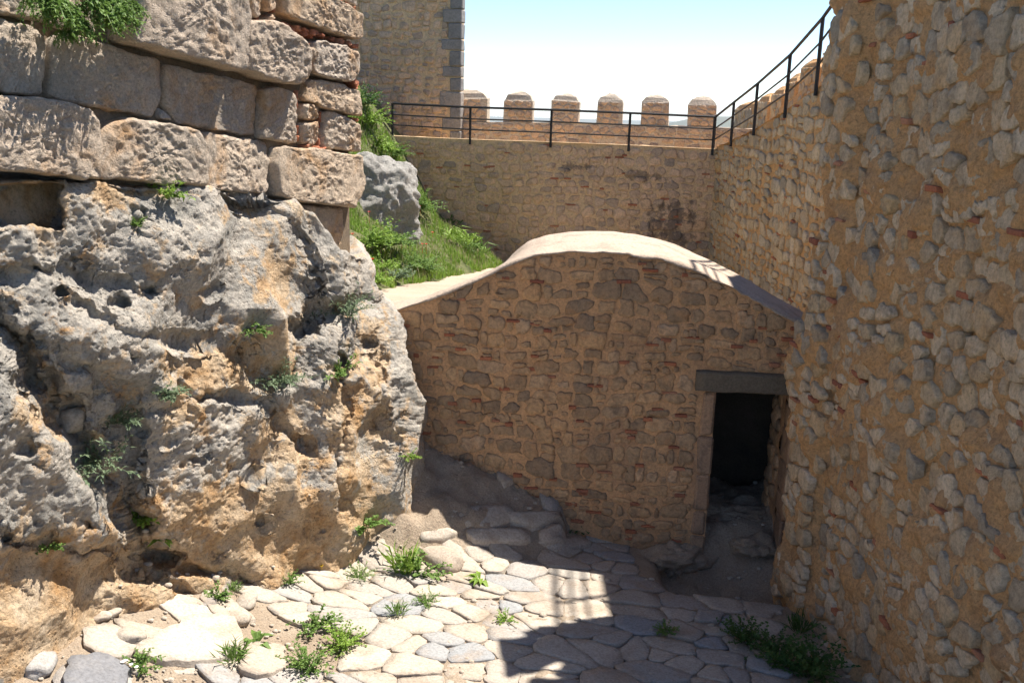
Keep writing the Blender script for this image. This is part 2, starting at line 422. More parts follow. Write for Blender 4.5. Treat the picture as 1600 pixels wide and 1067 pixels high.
def rubble(parent, F, seeds, mat, sv=1.3, gap=(.008, .02), relief=(.015, .05), keep=None, clips=None, base=None, name='stone', limit=295, r=rnd, n=13, minarea=.004, matfn=None, back=.05, limit_rest=True, round_k=2):
    laid = isinstance(seeds[0], list); cells = seeds if laid else voronoi(seeds, sv); items = []
    for i, poly in enumerate(cells):
        if poly is None: continue
        c = centroid(poly) if laid else seeds[i]; poly = ccw(poly)
        if keep and not keep(*c): continue
        if clips:
            for q, nn_ in clips(*c):
                poly = clip_poly(poly, q, nn_)
                if len(poly) < 3: break
        if len(poly) < 3 or area(poly) < minarea: continue
        if laid: g_ = 1 - 2 * r.uniform(*gap) / math.sqrt(area(poly)); c = centroid(poly); poly = [(c[0] + (x - c[0]) * g_, c[1] + (y - c[1]) * g_) for x, y in poly]
        else: poly = inset(poly, r.uniform(*gap))
        if poly is None or area(poly) < minarea * .6: continue
        c = centroid(poly)
        if not seen(F.p(*c), 420): continue
        items.append((area(poly), poly, c))
    items.sort(key=lambda t: (not seen(F.p(*t[2]), 5), -t[0])); objs = []; rest_v, rest_f = [], []
    for k, (a, poly, c) in enumerate(items):
        P2 = resample(chaikin(poly, r.choice((1, 1, 2)), r.uniform(.10, .24)), n)
        c = tuple(P2.mean(0)); jj = math.sqrt(a) * .055; P2 = P2 + np.array([[r.gauss(0, jj), r.gauss(0, jj)] for _ in range(n)])
        w0 = base(c[0], c[1]) if base else 0.0
        V, Fc = pillow(P2, c, w0, r.uniform(*relief), back, r)
        W = [F.p(*q) for q in V]
        if k < limit:
            objs.append(mesh_obj(name, W, Fc, matfn(c) if matfn else mat, parent))
        else:
            o = len(rest_v); rest_v += W; rest_f += [tuple(i + o for i in f) for f in Fc]
    if rest_v:
        tag(mesh_obj('small_stones', rest_v, rest_f, mat, parent), kind='stuff')
    return objs, [it[1] for it in items]
def brick_slips(parent, F, polys, count, r, mat, keep=None, base=None, size=((.07, .16), (.022, .04))):
    """thin tile pieces pressed into the mortar where three stones meet"""
    k = 0; tries = 0
    while k < count and tries < count * 30:
        tries += 1
        p = r.choice(polys); q = r.choice(p); c = centroid(p)
        u, v = q[0] + (q[0] - c[0]) * .06, q[1] + (q[1] - c[1]) * .06
        if keep and not keep(u, v): continue
        if not seen(F.p(u, v), 20): continue
        w, h = r.uniform(*size[0]), r.uniform(*size[1]); w0 = base(u, v) if base else 0
        V, Fc = box_verts(F, u - w / 2, u + w / 2, v - h / 2, v + h / 2, w0 - .03, w0 + r.uniform(.018, .045), .006, .006, r)
        mesh_obj('brick', V, Fc, mat, parent, smooth=False); k += 1
def sheet(parent, F, u0, u1, vb, vt, mat, base, du=.07, name='mortar', nv=None, thick=.0):
    """uneven mortar face between bottom vb(u) and top vt(u)"""
    nu = max(3, int((u1 - u0) / du) + 1); U = np.linspace(u0, u1, nu)
    B = np.array([vb(u) for u in U]); T = np.array([vt(u) for u in U])
    nv = nv or max(3, int((T - B).max() / du) + 1)
    t = np.linspace(0, 1, nv)
    UU = np.repeat(U[:, None], nv, 1); VV = B[:, None] + (T - B)[:, None] * t
    W = base(UU.ravel(), VV.ravel()).reshape(UU.shape)
    P = F.pa(UU, VV, W).reshape(-1, 3)
    flip = F.U.cross(F.V).dot(F.N) < 0
    fc = grid_faces(nu, nv, 0, flip)
    return mesh_obj(name, P, fc, mat, parent)
def base_fn(F, amp=.02, sc=2.0, seed=3):
    def f(u, v):
        sh = np.shape(u); u_ = np.atleast_1d(np.asarray(u, float)).ravel(); v_ = np.atleast_1d(np.asarray(v, float)).ravel()
        w = amp * fbm(np.stack([u_ * sc, v_ * sc, u_ * 0 + seed], 1), 4, seed)
        return w if sh else float(w[0])
    return f

# ================================================================== GROUND, PATH, TERRACE, BANK
xs = np.arange(-6.0, 4.2, .05); ys = np.arange(1.5, 11.2, .05)
X, Y = np.meshgrid(xs, ys, indexing='ij')
Z = ground_z(X, Y)
Pn = np.stack([X.ravel() * 3, Y.ravel() * 3, X.ravel() * 0], 1)
mnd = sstep(np.abs(Z - (.12 - .10 * (X - 1.5) + .08 * (9.5 - Y) + .36 * sstep(-X, 1.4, 3.2))), .04, .2)
Z = Z + mnd * .16 * (worley(Pn * .9 + .3 * fbm(Pn, 3, 14)[:, None], 15).reshape(Z.shape) - .45)
Z = Z + (.012 + .05 * mnd) * fbm(Pn, 5, 11).reshape(Z.shape) + (.007 + .02 * mnd) * fbm(Pn * 5, 3, 12).reshape(Z.shape)
gverts = np.stack([X, Y, Z], 2).reshape(-1, 3); gfaces = grid_faces(len(xs), len(ys))
ground = tag(mesh_obj('path', gverts, gfaces, M['dirt']), kind='structure')
BVH = {'ground': BVHTree.FromPolygons([tuple(v) for v in gverts], gfaces)}

xs = np.arange(-9.0, 5.2, .09); ys = np.arange(9.85, 26.0, .09)
X, Y = np.meshgrid(xs, ys, indexing='ij'); Z = bank_z(X, Y)
Pn = np.stack([X.ravel() * 1.5, Y.ravel() * 1.5, X.ravel() * 0], 1)
s_ = np.maximum(0, bank_foot(Y) - X)
nz_ = fbm(Pn, 5, 21).reshape(Z.shape)
def submesh(name, V, Fs, mat):
    used = np.unique(Fs); remap = np.zeros(len(V), int); remap[used] = np.arange(len(used))
    return mesh_obj(name, V[used], remap[Fs].tolist(), mat)
tfaces = grid_faces(len(xs), len(ys)); fa = np.array(tfaces); sf_ = (bank_foot(Y) - X)[:-1, :-1].ravel()
under = ((X > -1.3) & (Y < y_facade(X) + 1.54))[:-1, :-1].ravel()      # nothing runs through the chamber
sand_v = np.stack([X, Y, terrace_z(X, Y) + .02 * nz_], 2).reshape(-1, 3)
tag(submesh('sandy_terrace', sand_v, fa[(sf_ < .7) & ~under], M['sand']), kind='structure')
Zb = Z + (.02 + .10 * sstep(s_, .2, 1.0)) * nz_ - .05 * (1 - sstep(s_, .05, .3)) + .03 * fbm(Pn * 3, 3, 24).reshape(Z.shape)
tverts = np.stack([X, Y, Zb], 2).reshape(-1, 3)
tag(submesh('grassy_bank', tverts, fa[(sf_ > -.25) & ~under], M['bank']), kind='structure')
tv2 = np.stack([X, Y, np.maximum(Zb, sand_v[:, 2].reshape(X.shape))], 2).reshape(-1, 3)
BVH['terrace'] = BVHTree.FromPolygons([tuple(v) for v in tv2], tfaces)

# far land and hills beyond the battlements
a = np.linspace(0, 2 * math.pi, 65)[:-1]; rr = np.array([60, 400, 1500, 4000, 9000.0])
V = [(r_ * math.cos(t), r_ * math.sin(t), -130 + (0 if r_ > 300 else 60)) for r_ in rr for t in a]
Fc = [(i * 64 + k, i * 64 + (k + 1) % 64, (i + 1) * 64 + (k + 1) % 64, (i + 1) * 64 + k) for i in range(4) for k in range(64)]
tag(mesh_obj('land', V, [f[::-1] for f in Fc], M['far_land']), kind='structure')
hx = np.linspace(-2600, 3400, 90); hy = np.linspace(3600, 5200, 30)
X, Y = np.meshgrid(hx, hy, indexing='ij')
H = np.sin(np.clip((Y - 3600) / 1600, 0, 1) * math.pi) ** 1.2
ridge = 92 + 16 * fbm(np.stack([X.ravel() / 700, Y.ravel() / 700, X.ravel() * 0], 1), 5, 31).reshape(X.shape)
Z = -132 + H * ridge * sstep(X, 350, 900)
tag(mesh_obj('hills', np.stack([X, Y, Z], 2).reshape(-1, 3), grid_faces(90, 30), M['far_land']), kind='structure')

# ================================================================== VAULTED CHAMBER (facade with doorway, plastered vault)
aF = math.radians(5)
FF = Frame(at(1110, 600, 9.5), (math.cos(aF), -math.sin(aF), 0), (-math.sin(aF), -math.cos(aF), 0))
top_px = [(540, 512), (600, 488), (650, 473), (700, 455), (740, 438), (780, 419), (810, 406), (840, 396), (880, 391), (920, 391), (960, 393), (1000, 397), (1040, 404), (1070, 413),
          (1100, 426), (1140, 445), (1180, 466), (1220, 489), (1262, 513), (1310, 540)]
top_uv = FF.poly(top_px)
def ftop(u): return float(interp(u, top_uv))
base_px = [(560, 660), (655, 695), (760, 742), (900, 805), (1000, 850), (1090, 890), (1300, 960)]
base_uv = FF.poly(base_px)
def fbase(u): return float(interp(u, base_uv))
dl = [FF.px(1121, 612), FF.px(1096, 880)]; dr = [FF.px(1241, 617), FF.px(1212, 880)]
uL = (dl[0][0] + dl[1][0]) / 2; uR = (dr[0][0] + dr[1][0]) / 2; vD = FF.px(1160, 613)[1]
lint = [FF.px(1088, 577), FF.px(1255, 586), FF.px(1250, 615)]
lu0, lu1, lv1 = lint[0][0], lint[1][0] + .12, (lint[0][1] + lint[1][1]) / 2
cham = tag(empty('vaulted_chamber', FF.p((uL + uR) / 2, dl[1][1])), 'low vaulted chamber with rubble stone front, dark doorway and pale plastered roof', 'chamber')
fb = base_fn(FF, .018, 2.2, 5)
u_min, u_max = top_uv[0][0], top_uv[-1][0]
sheet(cham, FF, u_min, uL, lambda u: fbase(u) - .5, lambda u: ftop(u) - .02, M['facade_mortar'], fb, .05, 'mortar')
sheet(cham, FF, uL, uR, lambda u: vD, lambda u: ftop(u) - .02, M['facade_mortar'], fb, .05, 'mortar')
sheet(cham, FF, uR, u_max, lambda u: fbase(u) - .5, lambda u: ftop(u) - .02, M['facade_mortar'], fb, .05, 'mortar')
ja = .17
def f_keep(u, v):
    if v > ftop(u) - .03 or v < fbase(u) - .08: return False
    if uL - ja < u < uR + ja and v < vD: return False
    if lu0 - .01 < u < lu1 + .01 and vD - .02 < v < lv1 + .02: return False
    return True
def f_clips(u, v):
    e = .02; t = (ftop(u + e) - ftop(u - e)) / (2 * e); L = math.hypot(1, t)
    out = [((u, ftop(u) - .025), (-t / L, 1 / L))]
    if v < vD + .0: out.append(((uL - ja, 0), (1, 0)) if u < (uL + uR) / 2 else ((uR + ja, 0), (-1, 0)))
    if v > vD and lu0 - .25 < u < lu1 + .25:
        if lu0 < u < lu1: out.append(((0, lv1 + .01), (0, -1)))
        elif v < lv1: out.append(((lu0 - .01, 0), (1, 0)) if u < lu0 else ((lu1 + .01, 0), (-1, 0)))
    return out
rf = random.Random(11)
seeds = course_cells(u_min, u_max, min(b[1] for b in base_uv) - .3, max(t[1] for t in top_uv) + .3, (.10, .20), (.13, .32), rf, .24, .25)
fs, fpolys = rubble(cham, FF, seeds, M['facade_stone'], 1.35, (.004, .022), (.010, .032), f_keep, f_clips, fb, r=rf, n=15)
brick_slips(cham, FF, fpolys, 95, rf, M['brick'], f_keep, fb)
# dressed jamb stones, both sides, running into the reveal
for side, u_in in ((-1, uL), (1, uR)):
    v = min(dl[1][1], dr[1][1]) - .25
    while v < vD - .03:
        h = min(rf.uniform(.24, .44), vD - v - .004)
        if vD - (v + h) < .12: h = vD - v - .004
        w = rf.uniform(.13, .20)
        u0, u1 = (u_in - w, u_in + .006 * rf.random()) if side < 0 else (u_in - .006 * rf.random(), u_in + w)
        V, Fc = box_verts(FF, u0, u1, v + .006, v + h - .006, -.34 - .1 * rf.random(), .03 + .02 * rf.random(), .022, .012, rf)
        mesh_obj('jamb_stone', V, Fc, M['jamb'], cham, smooth=False); v += h
V, Fc = box_verts(FF, lu0, lu1, vD + .002, lv1, -.5, .075, .018, .010, rf); 
bm = bmesh.new(); bmesh.ops.create_cube(bm, size=1.0); bmesh.ops.subdivide_edges(bm, edges=bm.edges[:], cuts=11, use_grid_fill=True)
L0 = np.array([tuple(v.co) for v in bm.verts]); LF = [[q.index for q in f.verts] for f in bm.faces]; bm.free()
dm = np.array([lu1 - lu0, lv1 - vD, .575]); Q = L0 * dm; ed = np.sort(np.abs(np.abs(Q) - dm / 2), 1)[:, 1]           # distance to the second nearest side: small on the arrises
Q = Q * (1 - (.10 * np.exp(-ed / .012) * (.45 + .55 * (fbm(Q * 9 + 4, 3, 15) > .05)))[:, None] * np.array([.12, 1.0, .35])) + .006 * np.stack([fbm(Q * 14 + k * 9, 4, 16 + k) for k in range(3)], 1)
mesh_obj('lintel', [FF.p((lu0 + lu1) / 2 + q[0], (lv1 + vD) / 2 + .002 + q[1], -.2125 + q[2]) for q in Q], LF, M['lintel'], cham)
# reveals, inner chamber
rv = base_fn(FF, .03, 3, 9)
FR = Frame(FF.p(uR, 0), FF.N * -1, FF.U * -1); FLr = Frame(FF.p(uL, 0), FF.N * -1, FF.U)
vb0 = dl[1][1] - .5
sheet(cham, FR, .28, 1.0, lambda u: vb0, lambda u: vD + .05, M['facade_mortar'], rv, .06, 'reveal')
sheet(cham, FLr, .28, 1.0, lambda u: vb0, lambda u: vD + .05, M['facade_mortar'], rv, .06, 'reveal')
rs = row_seeds(.34, 1.0, vb0 + .2, vD, (.16, .28), (.18, .34), rf)
rubble(cham, FR, rs, M['facade_stone'], 1.2, (.008, .02), (.02, .05), lambda u, v: .44 < u < 1.0 and v < vD - .03, lambda u, v: [((.42, 0), (-1, 0)), ((1.0, 0), (1, 0))], rv, r=rf)
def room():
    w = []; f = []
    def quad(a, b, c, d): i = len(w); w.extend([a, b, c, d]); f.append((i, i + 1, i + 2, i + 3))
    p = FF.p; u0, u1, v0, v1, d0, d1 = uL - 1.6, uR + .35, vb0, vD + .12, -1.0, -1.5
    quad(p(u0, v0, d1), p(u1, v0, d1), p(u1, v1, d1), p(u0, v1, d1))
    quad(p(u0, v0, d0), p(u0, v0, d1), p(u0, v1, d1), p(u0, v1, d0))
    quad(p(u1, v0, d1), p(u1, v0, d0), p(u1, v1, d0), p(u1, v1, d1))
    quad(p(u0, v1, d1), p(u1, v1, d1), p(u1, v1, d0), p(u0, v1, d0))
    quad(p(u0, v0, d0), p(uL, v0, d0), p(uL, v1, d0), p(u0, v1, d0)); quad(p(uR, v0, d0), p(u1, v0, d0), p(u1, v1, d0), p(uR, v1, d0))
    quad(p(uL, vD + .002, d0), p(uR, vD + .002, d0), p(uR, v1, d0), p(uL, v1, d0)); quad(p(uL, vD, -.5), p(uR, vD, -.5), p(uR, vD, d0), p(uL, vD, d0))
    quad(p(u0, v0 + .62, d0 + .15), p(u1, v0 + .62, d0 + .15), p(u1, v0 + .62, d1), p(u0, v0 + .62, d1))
    mesh_obj('inner_room', w, f, M['room_gloom'], cham, smooth=False)  # room surfaces coloured near black, the interior gloom is in the colour
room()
# plastered extrados: profile carried back 2.3 m, thin lip at the front edge
uu = np.linspace(u_min, u_max + .1, 90); depth = np.r_[.028, .030, .0, -.10, -.22, np.linspace(-.35, -1.45, 12), -1.52, -1.56, -1.56]
P = []
for u in uu:
    zt = ftop(min(u, u_max)); col = []
    for k, d in enumerate(depth):
        z = zt + (-.024 if k == 0 else -.008 if k == 1 else 0)
        if k >= len(depth) - 3: z -= (.04, .22, 1.9)[k - len(depth) + 3]
        q = FF.p(u, z, d); lw_ = float(sstep(-q.x, -.2, 1.0)) * float(sstep(-d, .05, 1.5))
        q.z = q.z * (1 - lw_) + (float(bank_z(max(q.x, -1.9), q.y)) + .01) * lw_ if k < len(depth) - 2 else q.z
        col.append(q)
    P.append(col)
P = np.array([[tuple(q) for q in c] for c in P]); fl = P.reshape(-1, 3)
P[:, 2:-3, 2] += (.018 * fbm(fl * 1.8, 4, 41)).reshape(P.shape[:2])[:, 2:-3]
P[:, :2, :] += (.014 * fbm(fl * 9, 4, 42)).reshape(P.shape[:2])[:, :2, None]
mesh_obj('vault_roof', P.reshape(-1, 3), grid_faces(P.shape[0], P.shape[1]), M['plaster'], cham)

# ================================================================== BACK WALL + TOWER + PARAPETS
aB = math.radians(8)
FB = Frame(at(1113, 300, 23.0), (math.cos(aB), -math.sin(aB), 0), (-math.sin(aB), -math.cos(aB), 0))
btop = FB.poly([(540, 209), (620, 213), (740, 218), (860, 222), (985, 227), (1113, 233), (1130, 233)])
def bt(u): return float(interp(u, btop))
bw = tag(empty('courtyard_wall', FB.p(-3.5, -2.9)), 'rubble stone wall closing the court behind the vault, dark damp stains low down', 'wall')
bb = base_fn(FB, .03, 1.2, 7)
uB0, uB1 = FB.px(430, 300)[0], .05
sheet(bw, FB, uB0, uB1, lambda u: -4.5, bt, M['back_mortar'], bb, .12, 'mortar')
rb = random.Random(5)
seeds = course_cells(FB.px(600, 300)[0], uB1, FB.px(1000, 420)[1], .95, (.15, .26), (.2, .42), rb, .2, .2)
ds = [FB.poly([(985, 300), (1105, 290), (1110, 410), (930, 410), (960, 370)]), FB.poly([(850, 250), (960, 255), (955, 275), (850, 270)]), FB.poly([(955, 262), (1060, 268), (1050, 285), (960, 282)])]
def inside(p, poly):
    r_ = False
    for i in range(len(poly)):
        a, b = poly[i - 1], poly[i]
        if (a[1] > p[1]) != (b[1] > p[1]) and p[0] < (b[0] - a[0]) * (p[1] - a[1]) / (b[1] - a[1]) + a[0]: r_ = not r_
    return r_
def back_mat(c):
    return M['back_stone']
def b_line(tf): return lambda u, v: [((u, tf(u) - .02), (0, 1))]
bs, bp = rubble(bw, FB, seeds, M['back_stone'], 1.3, (.005, .03), (.012, .04), lambda u, v: v < bt(u) - .03, b_line(bt), bb, r=rb, matfn=back_mat, n=11)
brick_slips(bw, FB, bp, 60, rb, M['brick'], None, bb, ((.1, .22), (.03, .05)))
# cap of the wall and walkway behind it
WK = 1.7
U = np.linspace(uB0, uB1 + 2.0, 70); cap = np.array([[tuple(FB.p(u, bt(min(u, .3)) + .02 * rb.uniform(-1, 1) * (k == 1) - (.5 if k > 2 else 0), d)) for k, d in enumerate((.03, .02, -.16, -.18, -WK - .1))] for u in U])
mesh_obj('walkway', cap.reshape(-1, 3), grid_faces(len(U), 5), M['back_mortar'], bw)

def merlon(parent, F, u0, u1, v0, vs_, vt, th, mat, smat, r, w_front, name='merlon', nst=(3, 4)):
    m = empty(name, F.p((u0 + u1) / 2, v0, w_front)); m.parent = parent; m.location = m.location - wloc(parent)
    bm = bmesh.new(); c = (u0 + u1) / 2
    def ring(du, v, dw): return [bm.verts.new(F.p(q[0] + r.uniform(-.022, .022), v + r.uniform(-.025, .025), q[1])) for q in ((u0 + du, w_front - dw), (u1 - du, w_front - dw), (u1 - du, w_front - th + dw), (u0 + du, w_front - th + dw))]
    dh = vt - vs_; wd = u1 - u0
    rings = [ring(0, v0 - .05, 0), ring(0, vs_ - .05, 0), ring(.025, vs_ - .01, .025), ring(wd * .13, vs_ + dh * .48, th * .13), ring(wd * .30, vs_ + dh * .85, th * .30), ring(wd * .45, vt, th * .45)]
    for a, b in zip(rings, rings[1:]):
        for k in range(4): bm.faces.new((a[k], a[(k + 1) % 4], b[(k + 1) % 4], b[k]))
    bm.faces.new(rings[-1]); bmesh.ops.recalc_face_normals(bm, faces=bm.faces[:])
    me = bpy.data.meshes.new('core'); bm.to_mesh(me); bm.free(); me.materials.append(mat)
    o = bpy.data.objects.new('core', me); COL.objects.link(o); o.parent = m; o.location = -wloc(m)
    F2 = Frame(F.p(0, 0, w_front), F.U, F.N)
    sd = row_seeds(u0, u1, v0, vs_, ((vs_ - v0) / nst[1] * .9, (vs_ - v0) / nst[1] * 1.15), ((u1 - u0) / nst[0] * .7, (u1 - u0) / nst[0] * 1.3), r, .15)
    rubble(m, F2, sd, smat, 1.2, (.008, .02), (.012, .035), lambda u, v: u0 < u < u1 and v0 < v < vs_,
           lambda u, v: [((u0 + .015, 0), (-1, 0)), ((u1 - .015, 0), (1, 0)), ((0, vs_ - .03), (0, 1)), ((0, v0), (0, -1))], None, r=r, n=9)
    return m
FPp = Frame(FB.p(0, 0, -WK), FB.U, FB.N)                          # parapet face, behind the walkway
par = tag(empty('crenellated_parapet', FPp.p(-2.5, .2)), 'low parapet with six round topped merlons running from the tower along the walkway', 'parapet')
ptop = FPp.poly([(722, 191), (850, 192), (985, 195), (1113, 199), (1150, 201)])
pt = lambda u: float(interp(u, ptop))
uP0, uP1 = FPp.px(719, 200)[0], FPp.px(1150, 200)[0] + 1.2
pb = base_fn(FPp, .02, 1.5, 13)
sheet(par, FPp, uP0, uP1, lambda u: -1.0, pt, M['merlon'], pb, .12, 'mortar')
U = np.linspace(uP0, uP1, 50); capv = np.array([[tuple(FPp.p(u, pt(u) + .01 * rb.uniform(-1, 1), d)) for d in (.02, -.55)] for u in U])
mesh_obj('coping', capv.reshape(-1, 3), grid_faces(50, 2), M['plaster'], par)
sd = row_seeds(uP0, uP1, bt(-3) - .1, pt(-3) + .1, (.14, .22), (.2, .4), rb)
rubble(par, FPp, sd, M['back_stone'], 1.3, (.008, .025), (.015, .04), lambda u, v: v < pt(u) - .02 and v > bt(u) - .15, b_line(pt), pb, r=rb, n=9)
for (x0, x1, ys_, yt, yb) in ((700, 761, 152, 141, 190), (787, 832, 155, 144, 191), (862, 904, 156, 147, 193), (933, 973, 157, 148, 194), (1001, 1046, 158, 149, 196), (1075, 1120, 162, 152, 198)):
    ym = (ys_ + yb) / 2
    u0, u1 = FPp.px(x0, ym)[0], FPp.px(x1, ym)[0]; xm = (x0 + x1) / 2
    merlon(par, FPp, u0, u1, FPp.px(xm, yb)[1], FPp.px(xm, ys_)[1], FPp.px(xm, yt - 1)[1], .5 * rb.uniform(.9, 1.1), M['merlon'], M['back_stone'], rb, -.02)

# tower at the end of the walkway
FT = Frame(FB.p(0, 0, -1.35), FB.U, FB.N)
tow = tag(empty('stone_tower', FT.p(FT.px(640, 200)[0], .5)), 'tall square tower of tan rubble with grey dressed corner stones', 'tower')
tu1 = FT.px(721, 100)[0]; tu0 = FT.px(430, 100)[0]; tv0, tv1 = -1.5, 7.4
tb = base_fn(FT, .03, 1.3, 17)
sheet(tow, FT, tu0, tu1 - .02, lambda u: tv0, lambda u: tv1, M['back_mortar'], tb, .14, 'mortar')
V, Fc = box_verts(FT, tu0, tu1 - .02, tv0, tv1, -5.0, -.06, 0); V = [v + FT.U * (-.9 if (v - FT.O).dot(FT.N) < -3 and (v - FT.O).dot(FT.U) > tu1 - .5 else 0) for v in V]; mesh_obj('core', V, Fc, M['back_mortar'], tow, smooth=False)
sd = course_cells(FT.px(530, 100)[0], tu1, .4, FT.px(600, -40)[1], (.15, .25), (.2, .40), rb)
rubble(tow, FT, sd, M['back_stone'], 1.3, (.008, .03), (.015, .05), lambda u, v: u < tu1 - .33, lambda u, v: [((tu1 - .34, 0), (1, 0))], tb, r=rb, n=10)
v = .45; k = 0
while v < tv1 - .2:
    h = rb.uniform(.26, .42); w = (.50, .30)[k % 2] * rb.uniform(.85, 1.15)
    V, Fc = box_verts(FT, tu1 - w, tu1 + .01, v + .012, v + h - .012, -.35, .05 + .015 * rb.random(), .02, .012, rb)
    mesh_obj('corner_stone', V, Fc, M['quoin'], tow, smooth=False); v += h; k += 1

# ================================================================== RIGHT COURT WALL with stepped parapet
cor = FB.p(.02, 0)
FRt = Frame((cor.x, cor.y, 0), (0, -1, 0), (-1, 0, 0))            # u grows towards the camera
rtop = FRt.poly([(1113, 233), (1140, 222), (1176, 205), (1227, 174), (1277, 139), (1302, 118)])
rtop = [(u, v) for u, v in rtop] + [(9.6, 5.75), (10.2, 6.5), (11.4, 8.3), (12.5, 8.5), (17.0, 8.6)]  # unseen near end, raised so its shadow falls across path and vault roof
def rt(u): return float(interp(u, rtop))
rw = tag(empty('ramped_wall', FRt.p(5, .7)), 'tan rubble wall rising beside the vault under a sloping black handrail', 'wall')
rbse = base_fn(FRt, .04, 1.1, 19)
sheet(rw, FRt, 0, 15.2, lambda u: -.6, rt, M['right_mortar'], rbse, .12, 'mortar')
rr_ = random.Random(23)
sd = course_cells(0, 10.2, .6, 6.2, (.16, .27), (.24, .55), rr_, .15, .2)
rwS, rwP = rubble(rw, FRt, sd, M['right_stone'], 1.6, (.006, .035), (.010, .045), lambda u, v: v < rt(u) - .03, b_line(rt), rbse, r=rr_, n=10)
brick_slips(rw, FRt, rwP, 40, rr_, M['brick'], None, rbse, ((.12, .3), (.03, .05)))
U = np.linspace(0, 15.2, 90); capv = np.array([[tuple(FRt.p(u, rt(u) + .012 * rr_.uniform(-1, 1) - (.3 if k > 1 else 0), d)) for k, d in enumerate((.02, -.2, -.22, -1.7))] for u in U])
mesh_obj('ramp', capv.reshape(-1, 3), grid_faces(90, 4), M['right_mortar'], rw)
FRp = Frame(FRt.p(0, 0, -1.65), FRt.U, FRt.N)
rp = tag(empty('stepped_parapet', FRp.p(5, 4)), 'stepped outer parapet with merlons climbing behind the sloping handrail', 'parapet')
st = []
for (x0, x1, yt, yb) in ((1148, 1180, 158, 205), (1182, 1200, 146, 205), (1203, 1222, 134, 195), (1224, 1240, 115, 190), (1245, 1272, 91, 170), (1277, 1306, 65, 150), (1312, 1340, 40, 130), (1350, 1385, 5, 90)):
    u0, u1 = FRp.px(x0, 180)[0], FRp.px(x1, 180)[0]; xm = (x0 + x1) / 2
    vt_ = FRp.px(xm, yt)[1]; st.append((u0, u1, vt_))
    merlon(rp, FRp, u0, u1 - .1, vt_ - 1.3, vt_ - .18, vt_, .5, M['right_mortar'], M['right_stone'], rr_, 0, nst=(3, 5))
pr_pts = [(s[0], s[2] - .75) for s in st]
sheet(rp, FRp, -1.6, 12.0, lambda u: 1.0, lambda u: float(interp(u, pr_pts)), M['right_mortar'], base_fn(FRp, .03, 1.2, 4), .15, 'mortar')

# ================================================================== NEAR RIGHT WALL
nc = at(1236, 700, 8.85)
g2 = hit(1322, 1067, Vector((0, 0, .12)), Vector((0, 0, 1)))
dN = Vector((g2.x - nc.x, g2.y - nc.y, 0)).normalized()
FN = Frame((nc.x, nc.y, 0), dN, Vector((-abs(dN.y), dN.x * (-1 if dN.y < 0 else 1) * -1, 0)))
if FN.N.dot(Vector((0, 0, 0)) - Vector((nc.x, nc.y, 0))) < 0: FN = Frame(FN.O, FN.U, FN.N * -1)
nw = tag(empty('rough_rubble_wall', FN.p(1.5, 0)), 'tall rough wall of ochre mortar and protruding stones beside the doorway', 'wall')
n_low = base_fn(FN, .09, .8, 29); n_hi = base_fn(FN, .05, 4.5, 33)
def nbase(u, v): return n_low(u, v) + n_hi(u, v) + .10 * sstep(.75 - np.asarray(v), 0, .7) - .10 * sstep(np.asarray(u), .50, .62)
nedge = base_fn(FN, .05, 2.5, 37)
NH = 5.75
nu, nv = 240, 260
UU, VV = np.meshgrid(np.linspace(0, 6.2, nu), np.linspace(-.6, NH, nv), indexing='ij')
WW = nbase(UU.ravel(), VV.ravel()).reshape(UU.shape)
eo = nedge(VV.ravel() * 0 + 3, VV.ravel()).reshape(UU.shape) * np.exp(-UU / .3)
WW += .016 * fbm(np.stack([UU.ravel() * 13, VV.ravel() * 13, UU.ravel() * 0], 1), 4, 35, .6).reshape(UU.shape)
WW[0, :] -= .10; WW[1, :] -= .03
mesh_obj('mortar', FN.pa(UU + eo, VV, WW).reshape(-1, 3), grid_faces(nu, nv, 0, FN.U.cross(FN.V).dot(FN.N) < 0), M['right_mortar'], nw)
V, Fc = box_verts(FN, .02, 6.2, -.6, NH, -1.6, -.24, 0); mesh_obj('core', V, Fc, M['right_mortar'], nw, smooth=False)
rn = random.Random(31)
sd = row_seeds(0.02, 6.2, -.1, 5.7, (.10, .27), (.12, .34), rn, .25, .42)
nbs = lambda u, v: float(np.ravel(nbase(u, v))[0]) * .35 + .65 * (n_low(u, v) + float(.10 * sstep(.75 - v, 0, .7) - .10 * sstep(u, .50, .62)))
nS, nP = rubble(nw, FN, sd, M['right_stone'], 1.15, (.002, .024), (.002, .028), lambda u, v: u > .02 and rn.random() < .93, lambda u, v: [((.0, 0), (-1, 0))], nbs, r=rn, n=16)
brick_slips(nw, FN, nP, 46, rn, M['brick'], None, nbs, ((.08, .18), (.03, .05)))

